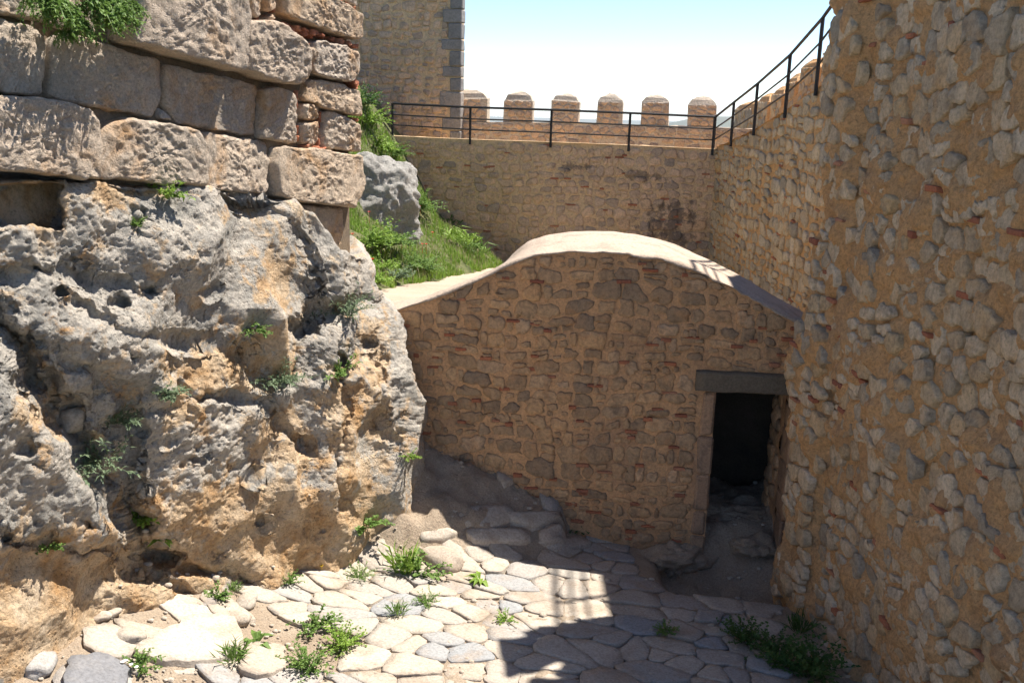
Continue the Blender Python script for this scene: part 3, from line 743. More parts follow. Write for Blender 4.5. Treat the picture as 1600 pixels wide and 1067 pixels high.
# ================================================================== LEFT WALL OF BIG BLOCKS
aL = math.radians(20)
FL = Frame(at(556, 230, 9.5), (-math.sin(aL), -math.cos(aL), 0), (math.cos(aL), -math.sin(aL), 0))   # u grows towards the camera (left)
lw = tag(empty('great_block_wall', FL.p(1.7, 0)), 'ancient wall of huge weathered limestone blocks standing on bedrock', 'wall')
for (a_, b_, x_, y_) in ((.04, FL.px(470, 300)[0], 540, 400), (FL.px(470, 300)[0], FL.px(150, 300)[0], 300, 285), (FL.px(150, 300)[0], FL.px(-560, 100)[0], -20, 240)):
    V, Fc = box_verts(FL, a_, b_, FL.px(x_, y_)[1], FL.px(20, -110)[1] + .2, -1.2, -.06, 0); mesh_obj('core', V, Fc, M['joint'], lw, smooth=False)
BL = [([(-90, -70), (60, -70), (62, 34), (-90, 4)], .02), ([(64, -70), (152, -70), (156, 54), (98, 46), (68, 34)], -.02), ([(158, -60), (178, -60), (174, 62), (160, 58)], -.04),
      ([(-90, 8), (50, 40), (73, 62), (71, 92), (60, 150), (-90, 134)], .03),
      ([(79, 66), (100, 50), (250, 94), (253, 150), (241, 185), (140, 166), (78, 152)], .01),
      ([(184, -75), (340, -75), (361, 22), (355, 112), (178, 66)], .20),
      ([(258, 100), (352, 119), (407, 135), (404, 215), (278, 194), (263, 172), (256, 140)], .0), ([(253, 168), (262, 172), (270, 190), (252, 186)], .0),
      ([(363, 33), (405, 32), (440, 54), (456, 74), (458, 116), (440, 133), (400, 124), (364, 109)], .17),
      ([(460, 80), (477, 74), (484, 88), (472, 107), (460, 103)], .07), ([(455, 120), (476, 112), (479, 122), (462, 133)], .05),
      ([(345, -75), (384, -75), (383, 20), (366, 24)], .05), ([(387, -75), (405, -75), (405, 28), (388, 24)], .03), ([(408, -75), (428, -75), (426, 14), (409, 18)], .03), ([(414, 28), (427, 18), (429, 30), (416, 36)], .03),
      ([(432, -40), (470, -42), (530, 6), (553, 19), (556, 60), (545, 64), (520, 55), (480, 44), (432, 28)], .10), ([(474, -75), (553, -75), (553, 13), (532, 2), (474, -46)], .06),
      ([(485, 64), (520, 68), (550, 80), (552, 105), (545, 128), (500, 122), (481, 114)], .08),
      ([(480, 124), (520, 128), (555, 142), (557, 181), (545, 180), (510, 170), (472, 158)], .05),
      ([(411, 136), (453, 140), (464, 158), (467, 226), (406, 217)], .03), ([(473, 163), (490, 163), (502, 172), (500, 189), (473, 187)], .02), ([(471, 191), (500, 191), (502, 225), (490, 230), (471, 225)], .02),
      ([(508, 174), (525, 175), (545, 186), (557, 196), (558, 238), (506, 231)], .04),
      ([(-90, 138), (0, 148), (60, 154), (130, 168), (142, 190), (145, 240), (143, 281), (0, 266), (-90, 256)], .12),
      ([(147, 226), (162, 196), (200, 184), (250, 190), (300, 204), (314, 240), (312, 291), (290, 294), (200, 284), (148, 280)], .07),
      ([(316, 206), (424, 222), (426, 256), (417, 303), (313, 296), (315, 245)], .02),
      ([(431, 229), (480, 231), (559, 243), (561, 286), (546, 323), (460, 316), (426, 306), (424, 260)], .08),
      ([(-310, -125), (-94, -74), (-94, 0), (-310, -52)], .04), ([(-310, -44), (-94, 9), (-94, 132), (-310, 88)], .0), ([(-340, 95), (-94, 138), (-94, 254), (-340, 236)], .08),
      ([(-560, -190), (-314, -126), (-314, -53), (-560, -120)], .02), ([(-560, -112), (-314, -45), (-314, 87), (-560, 40)], .07), ([(-580, 48), (-344, 94), (-344, 235), (-580, 215)], .03),
      ([(478, 320), (542, 325), (546, 350), (545, 420), (478, 420)], -.03)]
def big_block(poly_px, proud, r, nper=96, nr=24):
    p = ccw(FL.poly(poly_px)); p = inset(p, .001) or p
    q = []
    for i in range(len(p)):                                       # soften corners a little, keep straight runs
        a, b, c = p[i - 1], p[i], p[(i + 1) % len(p)]
        for (o) in (a, c):
            L = math.hypot(o[0] - b[0], o[1] - b[1]); t = min(.020 / max(L, 1e-3), .30)
            q.append((b[0] + (o[0] - b[0]) * t, b[1] + (o[1] - b[1]) * t))
    P2 = resample(q, nper); c = P2.mean(0); D = P2 - c; R = np.hypot(D[:, 0], D[:, 1]).mean()
    sc = np.r_[1.0, 1.0, .985, .965, np.linspace(.94, .05, nr)]; V = []
    for k, s in enumerate(sc):
        e = (1 - s) * R
        w = -.25 if k == 0 else proud - .028 * math.exp(-e / .009) if k > 1 else proud - .04
        for d in D: V.append((c[0] + d[0] * s, c[1] + d[1] * s, w))
    V = np.array(V); nW = len(V)
    W3 = FL.pa(V[:, 0], V[:, 1], V[:, 2]); sdx = r.randint(0, 99)
    am = np.where(np.arange(nW) >= nper, 1.0, 0.0)
    sl = (r.uniform(-.03, .03) * (V[:, 0] - c[0]) + r.uniform(-.03, .03) * (V[:, 1] - c[1])) / R
    nz = .009 * fbm(W3 * 3.2, 3, sdx) + .010 * fbm(W3 * 20, 4, sdx + 7, .65) - .014 * np.clip(.36 - worley(W3 * 19, sdx), 0, 1) / .36
    V[:, 2] += am * (nz + sl)
    en = .012 * fbm(W3 * 9, 3, sdx + 3); V[:, 0] += am * en; V[:, 1] += am * np.roll(en, 5)
    cen = np.array([[c[0], c[1], V[-nper:, 2].mean()]]); V = np.vstack([V, cen])
    Fc = grid_rings(len(sc), nper)
    return FL.pa(V[:, 0], V[:, 1], V[:, 2]), Fc
def grid_rings(nr, n):
    Fc = []
    for q in range(nr - 1):
        for k in range(n):
            a, b = q * n + k, q * n + (k + 1) % n; Fc.append((b, a, a + n, b + n))
    for k in range(n): Fc.append(((nr - 1) * n + (k + 1) % n, (nr - 1) * n + k, nr * n))
    return Fc
rl = random.Random(3)
LFLIP = FL.U.cross(FL.V).dot(FL.N) > 0
for poly, proud in BL:
    V, Fc = big_block(poly, proud, rl)
    mesh_obj('block', V, [f[::-1] for f in Fc] if LFLIP else Fc, M['block'], lw)
def brick_line(pts, n, w_px=(8, 15), vert=False):
    d = [0]
    for a, b in zip(pts, pts[1:]): d.append(d[-1] + math.hypot(b[0] - a[0], b[1] - a[1]))
    for k in range(n):
        t = d[-1] * (k + .5) / n
        x = np.interp(t, d, [p[0] for p in pts]); y = np.interp(t, d, [p[1] for p in pts])
        u, v = FL.px(x, y); s = 9.0 / FPX; w = rl.uniform(*w_px) * s; h = rl.uniform(4.5, 7.5) * s
        if vert: w, h = h * .8, w * 1.1
        V, Fc = box_verts(FL, u - w / 2, u + w / 2, v - h / 2, v + h / 2, -.12, rl.uniform(-.05, .02) if vert else rl.uniform(.0, .075), .009, .014, rl)
        mesh_obj('brick', V, Fc, M['brick'], lw, smooth=False)
brick_line([(434, 38), (480, 50), (520, 62), (554, 76)], 11); brick_line([(445, 46), (490, 58)], 4); brick_line([(458, 64), (478, 70)], 3); brick_line([(474, 100), (486, 110)], 3)
brick_line([(540, 118), (556, 140)], 5); brick_line([(552, 82), (554, 110)], 3, (6, 9)); brick_line([(469, 142), (468, 224)], 6, vert=True); brick_line([(504, 176), (503, 228)], 4, vert=True)
brick_line([(510, -8), (553, 16)], 4); brick_line([(407, 8), (407, 30)], 2, vert=True); brick_line([(430, -5), (428, 22)], 2, vert=True); brick_line([(470, 228), (512, 234)], 3); brick_line([(545, 184), (556, 190)], 2)

# ================================================================== BEDROCK OUTCROP
RX = [(290, 545), (330, 545), (390, 548), (408, 562), (440, 579), (462, 577), (474, 590), (490, 606), (530, 626), (580, 641), (640, 658), (700, 655), (760, 648), (830, 640), (890, 622), (960, 615)]
TY = [(-560, 318), (-160, 300), (0, 285), (90, 284), (120, 283), (210, 288), (330, 300), (400, 305), (450, 316), (490, 340), (530, 392), (560, 402), (660, 420)]
BY = [(-560, 1420), (-160, 1130), (0, 1075), (150, 1030), (400, 965), (560, 940), (660, 930)]
OFF = np.array([[.05, .05, .06, .08, .12, .30, .80], [.15, .12, .18, .24, .30, .58, 1.30], [.16, .20, .30, .36, .46, .95, 1.80], [.26, .20, .10, .30, .62, 1.18, 2.08],
                [.16, .12, .08, .30, .72, 1.30, 2.20], [.02, .0, .0, .14, .56, 1.22, 2.20], [.05, .05, .05, .10, .46, 1.15, 2.15]])
OR_ = [285, 420, 540, 660, 780, 890, 1100]; OC = [-160, 0, 150, 300, 450, 560, 660]
PX_L = -560; ns, ntt, nwrap, ntop = 560, 420, 26, 8
S = np.linspace(0, 1, ns); T = np.linspace(0, 1, ntt)
SS, TT = np.meshgrid(S, T, indexing='ij')
px0 = PX_L + (660 - PX_L) * SS; PYt = interp(px0, TY); PYb = interp(px0, BY); PY = PYt + (PYb - PYt) * TT
PXR = interp(PY, RX); PX = PX_L + (PXR - PX_L) * SS
PYt = interp(PX, TY); PYb = interp(PX, BY); PY = PYt + (PYb - PYt) * TT
def table(px, py):
    ci = np.interp(px, OC, np.arange(len(OC))); ri = np.interp(py, OR_, np.arange(len(OR_)))
    c0 = np.minimum(ci.astype(int), len(OC) - 2); r0 = np.minimum(ri.astype(int), len(OR_) - 2); fc = ci - c0; fr = ri - r0
    fc = fc * fc * (3 - 2 * fc); fr = fr * fr * (3 - 2 * fr)
    return (OFF[r0, c0] * (1 - fc) + OFF[r0, c0 + 1] * fc) * (1 - fr) + (OFF[r0 + 1, c0] * (1 - fc) + OFF[r0 + 1, c0 + 1] * fc) * fr
off = table(PX, PY)
def seg_dist(px, py, pts):
    best = np.full(px.shape, 1e9)
    for (a, b) in zip(pts, pts[1:]):
        dx, dy = b[0] - a[0], b[1] - a[1]; t = np.clip(((px - a[0]) * dx + (py - a[1]) * dy) / (dx * dx + dy * dy), 0, 1)
        best = np.minimum(best, np.hypot(px - a[0] - t * dx, py - a[1] - t * dy))
    return best
wob = fbm(np.stack([PX.ravel() / 28, PY.ravel() / 28, PX.ravel() * 0], 1), 4, 51).reshape(PX.shape)
wob2 = fbm(np.stack([PX.ravel() / 40, PY.ravel() / 40, PX.ravel() * 0 + 5], 1), 4, 57).reshape(PX.shape)
wx, wy = PX + 12 * wob, PY + 12 * wob2
C1 = [(-40, 470), (20, 525), (60, 600), (120, 690), (185, 780), (215, 830), (245, 870)]
for pts, w, dep in ((C1, 20, .40), ([(205, 650), (190, 740), (222, 820)], 16, .28), ([(225, 850), (290, 885), (390, 912)], 14, .18), ([(470, 515), (530, 478), (585, 462)], 11, .26),
                    ([(380, 560), (440, 600), (480, 505)], 8, .10), ([(375, 325), (450, 352), (490, 400), (505, 440)], 6, .07), ([(345, 310), (420, 330), (470, 375)], 5, .06), ([(0, 440), (110, 420), (230, 470)], 10, .08),
                    ([(240, 640), (330, 610), (420, 640), (480, 700)], 9, .10), ([(530, 560), (545, 640), (520, 740), (550, 810)], 8, .09), ([(600, 500), (590, 600), (620, 700)], 8, .07), ([(215, 335), (225, 360)], 12, .14),
                    ([(100, 560), (200, 610), (210, 660)], 14, .10), ([(0, 840), (90, 850), (190, 860), (260, 900), (300, 940)], 7, .10), ([(120, 480), (250, 530), (360, 540), (450, 590)], 9, .09)):
    d = seg_dist(wx, wy, pts); off = off - dep * np.exp(-(d / w) ** 2)
for (x, y, r_, dep) in ((185, 482, 11, .16), (102, 457, 9, .14), (236, 455, 15, .15), (330, 455, 14, .08), (200, 547, 9, .15), (578, 540, 9, .12), (535, 560, 10, .12), (60, 420, 10, .10), (30, 600, 12, .12), (40, 700, 14, .14),
                        (60, 720, 10, .14), (75, 835, 11, .12), (5, 830, 12, .14), (25, 915, 12, .12), (420, 810, 9, .08), (510, 820, 8, .08), (350, 870, 12, .12), (310, 730, 9, .08), (395, 740, 8, .06), (140, 820, 10, .1), (265, 690, 10, .08), (480, 690, 9, .07)):
    d = np.hypot((wx - x), (wy - y) * 1.25); off = off - dep * np.exp(-(d / r_) ** 4)
side = sstep(-(wx - interp(wy, [(p[1], p[0]) for p in C1])), -4, 10) * sstep(wy, 500, 540)
off = off + .16 * side * (1 - sstep(wy, 830, 900))
nt_ = sstep(-(PX - 97), -3, 3) * sstep(PX, -190, -180) * sstep(PY, 284, 290) * sstep(-PY, -358, -352)     # squared socket cut in the rock
off = off - .38 * nt_
# knob at the right shoulder
kd = np.hypot((PX - 540) / 50, (PY - 425) / 48); off = off + .20 * np.exp(-kd ** 4)
# round the right-hand edge away from the camera
edge = np.clip((SS - .906) / .094, 0, 1); rnd_ = 1 - np.sqrt(np.maximum(0, 1 - edge ** 2)); off = off - .55 * rnd_
Rm = np.array(R3)
def dirs(px, py):
    L = np.stack([(px - 800) / FPX, (533.5 - py) / FPX, -np.ones_like(px)], -1); return L @ Rm.T
Dv = dirs(PX, PY); eye = np.array(EYE)
tw = ((FL.Oa - eye) @ FL.Na) / (Dv @ FL.Na)
nl = np.linalg.norm(Dv, axis=2)
capd = 9.1
tw = np.minimum(tw, (capd + 3.0) / Dv[..., 1])
G = eye + Dv * (tw - off / nl)[..., None]
wrapc = []
for k in range(1, nwrap + 1):                                     # the far flank, turning back and away
    a_ = k / nwrap; wrapc.append(G[-1] + np.array([-.25 * a_, 1.15 * a_ + .0, 0]) - np.array([.5, 0, 0]) * a_ * a_)
G = np.concatenate([G, np.stack(wrapc)], 0)
topr = []
for k in range(ntop, 0, -1):
    a_ = k / ntop; topr.append(G[:, 0] + (-FL.Na * .9) * a_ + np.array([0, 0, .03 * a_]))
G = np.concatenate([np.stack(topr, 1), G], 1)
Nn = grid_normals(G); fl = G.reshape(-1, 3)
if (Nn.reshape(-1, 3) @ FL.Na).mean() < 0: Nn = -Nn; rflip = True
else: rflip = False
w1 = worley(fl * np.array([3.0, 3.0, 3.4]) + .35 * np.stack([fbm(fl * 2, 3, 61), fbm(fl * 2, 3, 62), fbm(fl * 2, 3, 63)], 1), 71)
rough = .5 + .5 * sstep(fbm(fl * .9, 3, 64), -.4, .4)
w0_ = worley(fl * 1.25 + .3 * fbm(fl * 1.1, 3, 68)[:, None], 74)
disp = .07 * fbm(fl * 1.3, 3, 65) + .18 * (w0_ - .5) + .045 * (w1 - .5) + rough * (.015 * fbm(fl * 7, 4, 66, .6) + .007 * fbm(fl * 19, 3, 69, .6) - .040 * np.clip(.40 - worley(fl * 9, 72), 0, 1) / .4 * sstep(fbm(fl * 1.3, 3, 67), -.05, .4)
       - .018 * np.clip(.38 - worley(fl * 24, 73), 0, 1) / .38)
tmask = np.ones(G.shape[:2]); tmask[:, :ntop] = .2
nm = np.zeros(G.shape[:2]); nm[:ns, ntop:] = nt_; disp = disp * (tmask * (1 - .75 * nm)).ravel()
Gd = fl + Nn.reshape(-1, 3) * disp[:, None]
rfaces = grid_faces(G.shape[0], G.shape[1], 0, rflip)
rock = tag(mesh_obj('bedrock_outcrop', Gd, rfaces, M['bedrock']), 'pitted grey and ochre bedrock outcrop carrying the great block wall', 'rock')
BVH['rock'] = BVHTree.FromPolygons([tuple(v) for v in Gd], rfaces)
och = np.zeros(G.shape[:2]); 
for (x, y, a_, b_, s) in ((430, 440, 26, 55, .8), (345, 572, 85, 34, .75), (430, 545, 25, 45, .6), (585, 560, 26, 60, .6), (540, 640, 48, 75, .7), (450, 690, 60, 60, .6), (420, 815, 200, 60, .9), (470, 880, 160, 60, 1), (560, 770, 40, 90, .7),
                          (140, 940, 220, 95, 1), (20, 1000, 200, 90, 1), (60, 900, 120, 60, .9), (300, 880, 90, 40, .8), (290, 640, 40, 40, .5), (45, 640, 60, 25, .5), (50, 315, 60, 45, 1.0), (600, 660, 25, 60, .5), (170, 300, 90, 18, .5), (470, 300, 40, 40, .4)):
    och[:ns, ntop:] = np.maximum(och[:ns, ntop:], s * np.exp(-(((wx - x) / a_) ** 2 + ((wy - y) / b_) ** 2)))
atr = rock.data.attributes.new('ochre', 'FLOAT', 'POINT'); atr.data.foreach_set('value', (och.ravel() * .70).astype(np.float32))

def cast(px, py, keys=('rock', 'ground')):
    d = ray(px, py).normalized(); best = None
    for k in keys:
        h = BVH[k].ray_cast(EYE, d)
        if h[0] is not None and (best is None or h[3] < best[2]): best = (h[0], h[1], h[3])
    return best

# ================================================================== PAVING
FG = Frame((0, 0, 0), (1, 0, 0), (0, 0, 1)); FG.V = Vector((0, 1, 0)); FG.Va = np.array(FG.V)
rg = random.Random(17)
rock_foot = []
for px in range(-100, 660, 20):
    prev = None
    for py in range(1066, 700, -3):
        h = cast(px, py)
        if h and BVH['rock'].ray_cast(EYE, ray(px, py).normalized())[3] == h[2]: break
        prev = h
    if prev: rock_foot.append((prev[0].x, prev[0].y))
rock_foot.sort()
def gz(x, y): return float(ground_z(x, y))
def path_plane(x, y): return float(.12 - .10 * (x - 1.5) + .08 * (9.5 - y) + .36 * sstep(-x, 1.4, 3.2))
def g_keep(x, y):
    if abs(gz(x, y) - path_plane(x, y)) > .10: return False
    if x > 1.45 and y > 8.4: return False
    if len(rock_foot) and y > interp(x, rock_foot) - .02 and x < rock_foot[-1][0]: return False
    q = project((x, y, gz(x, y)))
    if q is None: return False
    e = FN.px(*q) if False else None
    if q[0] < 560 - (1067 - q[1]) * .1 and rg.random() < .25: return False
    if (Vector((x, y, 0)) - Vector((nc.x, nc.y, 0))).dot(FN.N) < .12: return False
    return True
seeds = []
y = 4.6
while y < 9.6:
    h = rg.uniform(.20, .40); x = -4.2 - rg.random() * .3
    while x < 3.4:
        w = rg.uniform(.24, .62)
        if rg.random() < .3: seeds += [(x + w * .3, y + h * .28), (x + w * .6, y + h * .75)]
        else: seeds.append((x + w / 2, y + h * (.5 + rg.uniform(-.3, .3))))
        x += w
    y += h
seeds = [q for q in seeds if rg.random() < .74] + [(rg.uniform(-4, 3), rg.uniform(4.8, 9.4)) for _ in range(70)]
cells = voronoi(seeds, 1.25); flags = []
for i, poly in enumerate(cells):
    if poly is None or not g_keep(*seeds[i]): continue
    poly = inset(poly, rg.uniform(.0005, .006))
    if poly is None or area(poly) < .006: continue
    c = centroid(poly); z = gz(*c)
    if not seen((c[0], c[1], z), 60): continue
    flags.append((area(poly), poly, c))
flags.sort(key=lambda t: -t[0])
pv, pf = [], []
for k, (a_, poly, c) in enumerate(flags):
    P2 = resample(chaikin(poly, 1, rg.uniform(.08, .2)), 20); c = tuple(P2.mean(0)); jj = math.sqrt(a_) * .022; P2 = P2 + np.array([[rg.gauss(0, jj), rg.gauss(0, jj)] for _ in range(20)])
    V, Fc = pillow(P2, c, 0, rg.uniform(.016, .030), .06, rg, .05, ((1.0, .74), (.98, 1.0), (.6, 1.02)))
    tx, ty = rg.uniform(-.03, .03), rg.uniform(-.03, .03); sk = rg.uniform(-.012, .010)
    W = [(v[0], v[1], gz(v[0], v[1]) + v[2] + sk + tx * (v[0] - c[0]) + ty * (v[1] - c[1])) for v in V]
    if k < 298: mesh_obj('flagstone', W, Fc, M['flag'], ground)
    else:
        o = len(pv); pv += W; pf += [tuple(i + o for i in f) for f in Fc]
if pv: tag(mesh_obj('small_paving', pv, pf, M['flag'], ground), kind='stuff')

def lump(name, c, sx, sy, sz, mat, seed, label=None, cat=None, rot=0.0, parent=None, sub=3, amp=.22, group=None):
    bm = bmesh.new(); bmesh.ops.create_icosphere(bm, subdivisions=sub, radius=1.0)
    V = np.array([tuple(v.co) for v in bm.verts]); Fc = [[q.index for q in f.verts] for f in bm.faces]; bm.free()
    n = fbm(V * 1.3 + seed * 3.1, 4, seed); V = V * (1 + amp * n[:, None])
    V = np.sign(V) * np.abs(V) ** .85 * np.array([sx, sy, sz]); ca, sa = math.cos(rot), math.sin(rot)
    V = np.stack([V[:, 0] * ca - V[:, 1] * sa, V[:, 0] * sa + V[:, 1] * ca, V[:, 2]], 1) + np.array(c)
    o = mesh_obj(name, V, Fc, mat, parent)
    if label: tag(o, label, cat, group)
    return o
# slabs on the mound before the facade, rocks in the doorway
for k, pp in enumerate(([(714, 803), (736, 790), (800, 799), (806, 814), (768, 826), (722, 819)], [(690, 787), (704, 783), (722, 790), (713, 801), (691, 796)], [(722, 832), (762, 822), (826, 832), (832, 850), (742, 852)],
                        [(790, 811), (880, 827), (890, 836), (832, 834), (790, 819)], [(838, 768), (889, 770), (900, 800), (897, 826), (868, 822), (846, 790)], [(655, 832), (700, 826), (718, 838), (690, 850), (655, 846)], [(836, 838), (905, 842), (930, 856), (850, 856)],
                        [(770, 745), (830, 742), (840, 757), (790, 768)])):
    q = [cast(x, y, ('ground',))[0] for x, y in pp]; poly = ccw([(v.x, v.y) for v in q]); P2 = resample(chaikin(poly, 1, .12), 20); c = tuple(P2.mean(0))
    V, Fc = pillow(P2, c, 0, .045, .08, rg, .10, ((1.0, .45), (.965, .95), (.6, 1.0)))
    mesh_obj('flagstone', [(v[0], v[1], gz(v[0], v[1]) + v[2] + .02) for v in V], Fc, M['flag'], ground)
for k, (x, y, s, lab) in enumerate(((1140, 800, .26, 'brown boulder lying inside the dark doorway'), (1175, 850, .20, 'rough brown rock on the doorway floor below the boulder'), (1060, 865, .30, 'rounded earthy rock at the foot of the doorway jamb'))):
    h = cast(x, y, ('ground',))
    if h:
        ro = lump('rock', (h[0].x, h[0].y, h[0].z - s * .12), s * 1.35, s * .8, s * .5, M['dirt'], 60 + k, lab, 'rock', k * .4 - .3, sub=5, amp=.3)
        bv = np.array([tuple(v.co) for v in ro.data.vertices]); bn = bv / np.linalg.norm(bv, axis=1, keepdims=True)
        bv = bv + bn * (.09 * (worley(bv * 5, 5 + k) - .5) + .03 * fbm(bv * 12, 4, 8, .6))[:, None]; ro.data.vertices.foreach_set('co', bv.ravel())
# three larger slabs lying among the weeds
for pp, mt in (([(100, 1075), (112, 1036), (165, 1028), (203, 1052), (196, 1090), (105, 1095)], 'slate'), ([(372, 1026), (400, 1012), (446, 1016), (453, 1050), (402, 1069), (374, 1056)], 'flag'), ([(206, 1022), (300, 966), (368, 970), (384, 1008), (340, 1042), (240, 1040)], 'flag')):
    q = [cast(x, y, ('ground',))[0] for x, y in pp]; poly = ccw([(v.x, v.y) for v in q]); P2 = resample(chaikin(poly, 1, .12), 26); c = tuple(P2.mean(0))
    P2 = P2 + np.array([[rg.gauss(0, .008), rg.gauss(0, .008)] for _ in range(26)])
    V, Fc = pillow(P2, c, 0, .035, .08, rg, .05, ((1.0, .74), (.98, 1.0), (.6, 1.02)))
    mesh_obj('flagstone', [(v[0], v[1], gz(v[0], v[1]) + v[2] + .026) for v in V], Fc, M[mt], ground)
# loose stones and gravel on the path
lv, lf = [], []
def small_stone(x, y, z, s, r):
    n = 7; V = []; ph = r.random() * 6
    for (q, h) in ((1.0, -.3), (1.0, .25), (.55, .55)):
        for k in range(n):
            t = ph + 2 * math.pi * k / n; e = q * s * r.uniform(.75, 1.15); V.append((x + e * math.cos(t) * 1.25, y + e * math.sin(t), z + h * s * r.uniform(.8, 1.2)))
    V.append((x, y, z + .62 * s)); Fc = []
    for q in range(2):
        for k in range(n): a, b = q * n + k, q * n + (k + 1) % n; Fc.append((a, b, b + n, a + n))
    for k in range(n): Fc.append((2 * n + k, 2 * n + (k + 1) % n, 3 * n))
    return V, Fc
for k in range(3600):
    px, py = rg.uniform(-20, 1250), rg.uniform(700, 1085)
    if px > 640 and rg.random() < .45: continue
    h = cast(px, py)
    if h is None or h[1].z < .6 or h[0].z > 1.6: continue
    s = .004 + .026 * rg.random() ** 5
    V, Fc = small_stone(h[0].x, h[0].y, h[0].z + .01, s, rg); o = len(lv); lv += V; lf += [tuple(i + o for i in f) for f in Fc]
tag(mesh_obj('gravel', lv, lf, M['flag']), kind='stuff')
for k, (px, py, s, lab) in enumerate(((200, 998, .085, 'white oval stone lying by the dirt at the bedrock foot'), (325, 945, .05, 'small white stone beside a weed tuft below the ochre rock'), (385, 943, .075, 'pale speckled stone on the dirt near the yellow flower'), (352, 948, .04, 'small pale cobble between two white stones'),
                                      (370, 970, .085, 'flat white stone above the broad pale slab'), (160, 965, .05, 'brown angular stone at the crumbling rock foot'), (175, 948, .045, 'grey angular stone at the crumbling rock foot'), (60, 1040, .10, 'long white stone beside the slate grey slab'), (690, 880, .16, 'rounded grey boulder behind the grass tuft at the outcrop foot'))):
    h = cast(px, py)
    for q in range(40):
        if h and h[1].z > .55: break
        h = cast(px, py + 4 * q)
    if h: lump('loose_stone', (h[0].x, h[0].y, h[0].z + s * .25), s * 1.4, s, s * .6, M['flag'], 90 + k, lab, 'stone', k * .7)
h = cast(118, 652); 
if h: lump('loose_stone', h[0] + Vector((.02, -.05, .0)), .11, .08, .09, M['flag'], 99, 'cream boulder wedged in the crevice of the bedrock', 'stone', .6, amp=.3)
hb = at(580, 318, 17.6)
bo = lump('boulder', (hb.x - .2, hb.y + .45, hb.z - .22), 1.02, 1.0, 1.06, M['grey_rock'], 44, 'pale grey boulder bedded in the grassy bank', 'boulder', .3, sub=6, amp=.22)
bv = np.array([tuple(v.co) for v in bo.data.vertices]); bn = bv / np.linalg.norm(bv, axis=1, keepdims=True)
bv = bv + bn * (.10 * (worley(bv * 2.2, 5) - .5) + .045 * fbm(bv * 5, 5, 8, .6) - .05 * np.clip(.4 - worley(bv * 7, 6), 0, 1) / .4)[:, None]
bo.data.vertices.foreach_set('co', bv.ravel())

# ================================================================== RAILINGS
def bar(a, b, r, n=6):
    a, b = Vector(a), Vector(b); d = (b - a).normalized(); s = d.orthogonal().normalized(); t = d.cross(s); V = []
    for p in (a, b):
        for k in range(n): V.append(p + s * (r * math.cos(2 * math.pi * k / n)) + t * (r * math.sin(2 * math.pi * k / n)))
    Fc = [(k, (k + 1) % n, n + (k + 1) % n, n + k) for k in range(n)] + [tuple(range(n))[::-1], tuple(range(n, 2 * n))]
    return V, Fc
def railing(label, F, posts, w, name='railing', extra=()):
    """posts: (x_top, y_top, x_bot, y_bot) in photo pixels, taken on the plane w in front of the wall face"""
    F2 = Frame(F.p(0, 0, w), F.U, F.N); pts = []
    root = None
    for (xt, yt, xb, yb) in posts:
        ut, vt_ = F2.px(xt, yt); ub, vb_ = F2.px(xb, yb); pts.append((ut, vt_, vb_))
    pts += list(extra)
    root = tag(empty(name, F2.p(pts[0][0], pts[0][2])), label, 'railing')
    for (u, vt_, vb_) in pts:
        V, Fc = bar(F2.p(u, vb_), F2.p(u, vt_), .030); mesh_obj('post', V, Fc, M['black_metal'], root, smooth=False)
    for f, r in ((0, .028), (.31, .018), (.60, .018)):
        V, Fc = [], []
        for a_, b_ in zip(pts, pts[1:]):
            V2, F3 = bar(F2.p(a_[0], a_[1] - (a_[1] - a_[2]) * f), F2.p(b_[0], b_[1] - (b_[1] - b_[2]) * f), r); o = len(V); V += V2; Fc += [tuple(i + o for i in q) for q in F3]
        mesh_obj('rail', V, Fc, M['black_metal'], root, smooth=False)
railing('black metal railing running level along the back wall walkway', FB, [(613, 162, 613, 217), (735, 168, 735, 226), (862, 172, 862, 231), (985, 177, 985, 237), (1117, 183, 1115, 243)], .06)
railing('black metal handrail sloping up along the ramped wall', FRt, [(1118, 183, 1115, 243), (1147, 160, 1140, 229), (1184, 131, 1176, 212), (1235, 86, 1227, 185), (1286, 28, 1277, 150)], .06, extra=[(u_, rt(u_) + 1.0, rt(u_) - .1) for u_ in (9.8, 11.4, 12.6, 13.8, 15.0)])

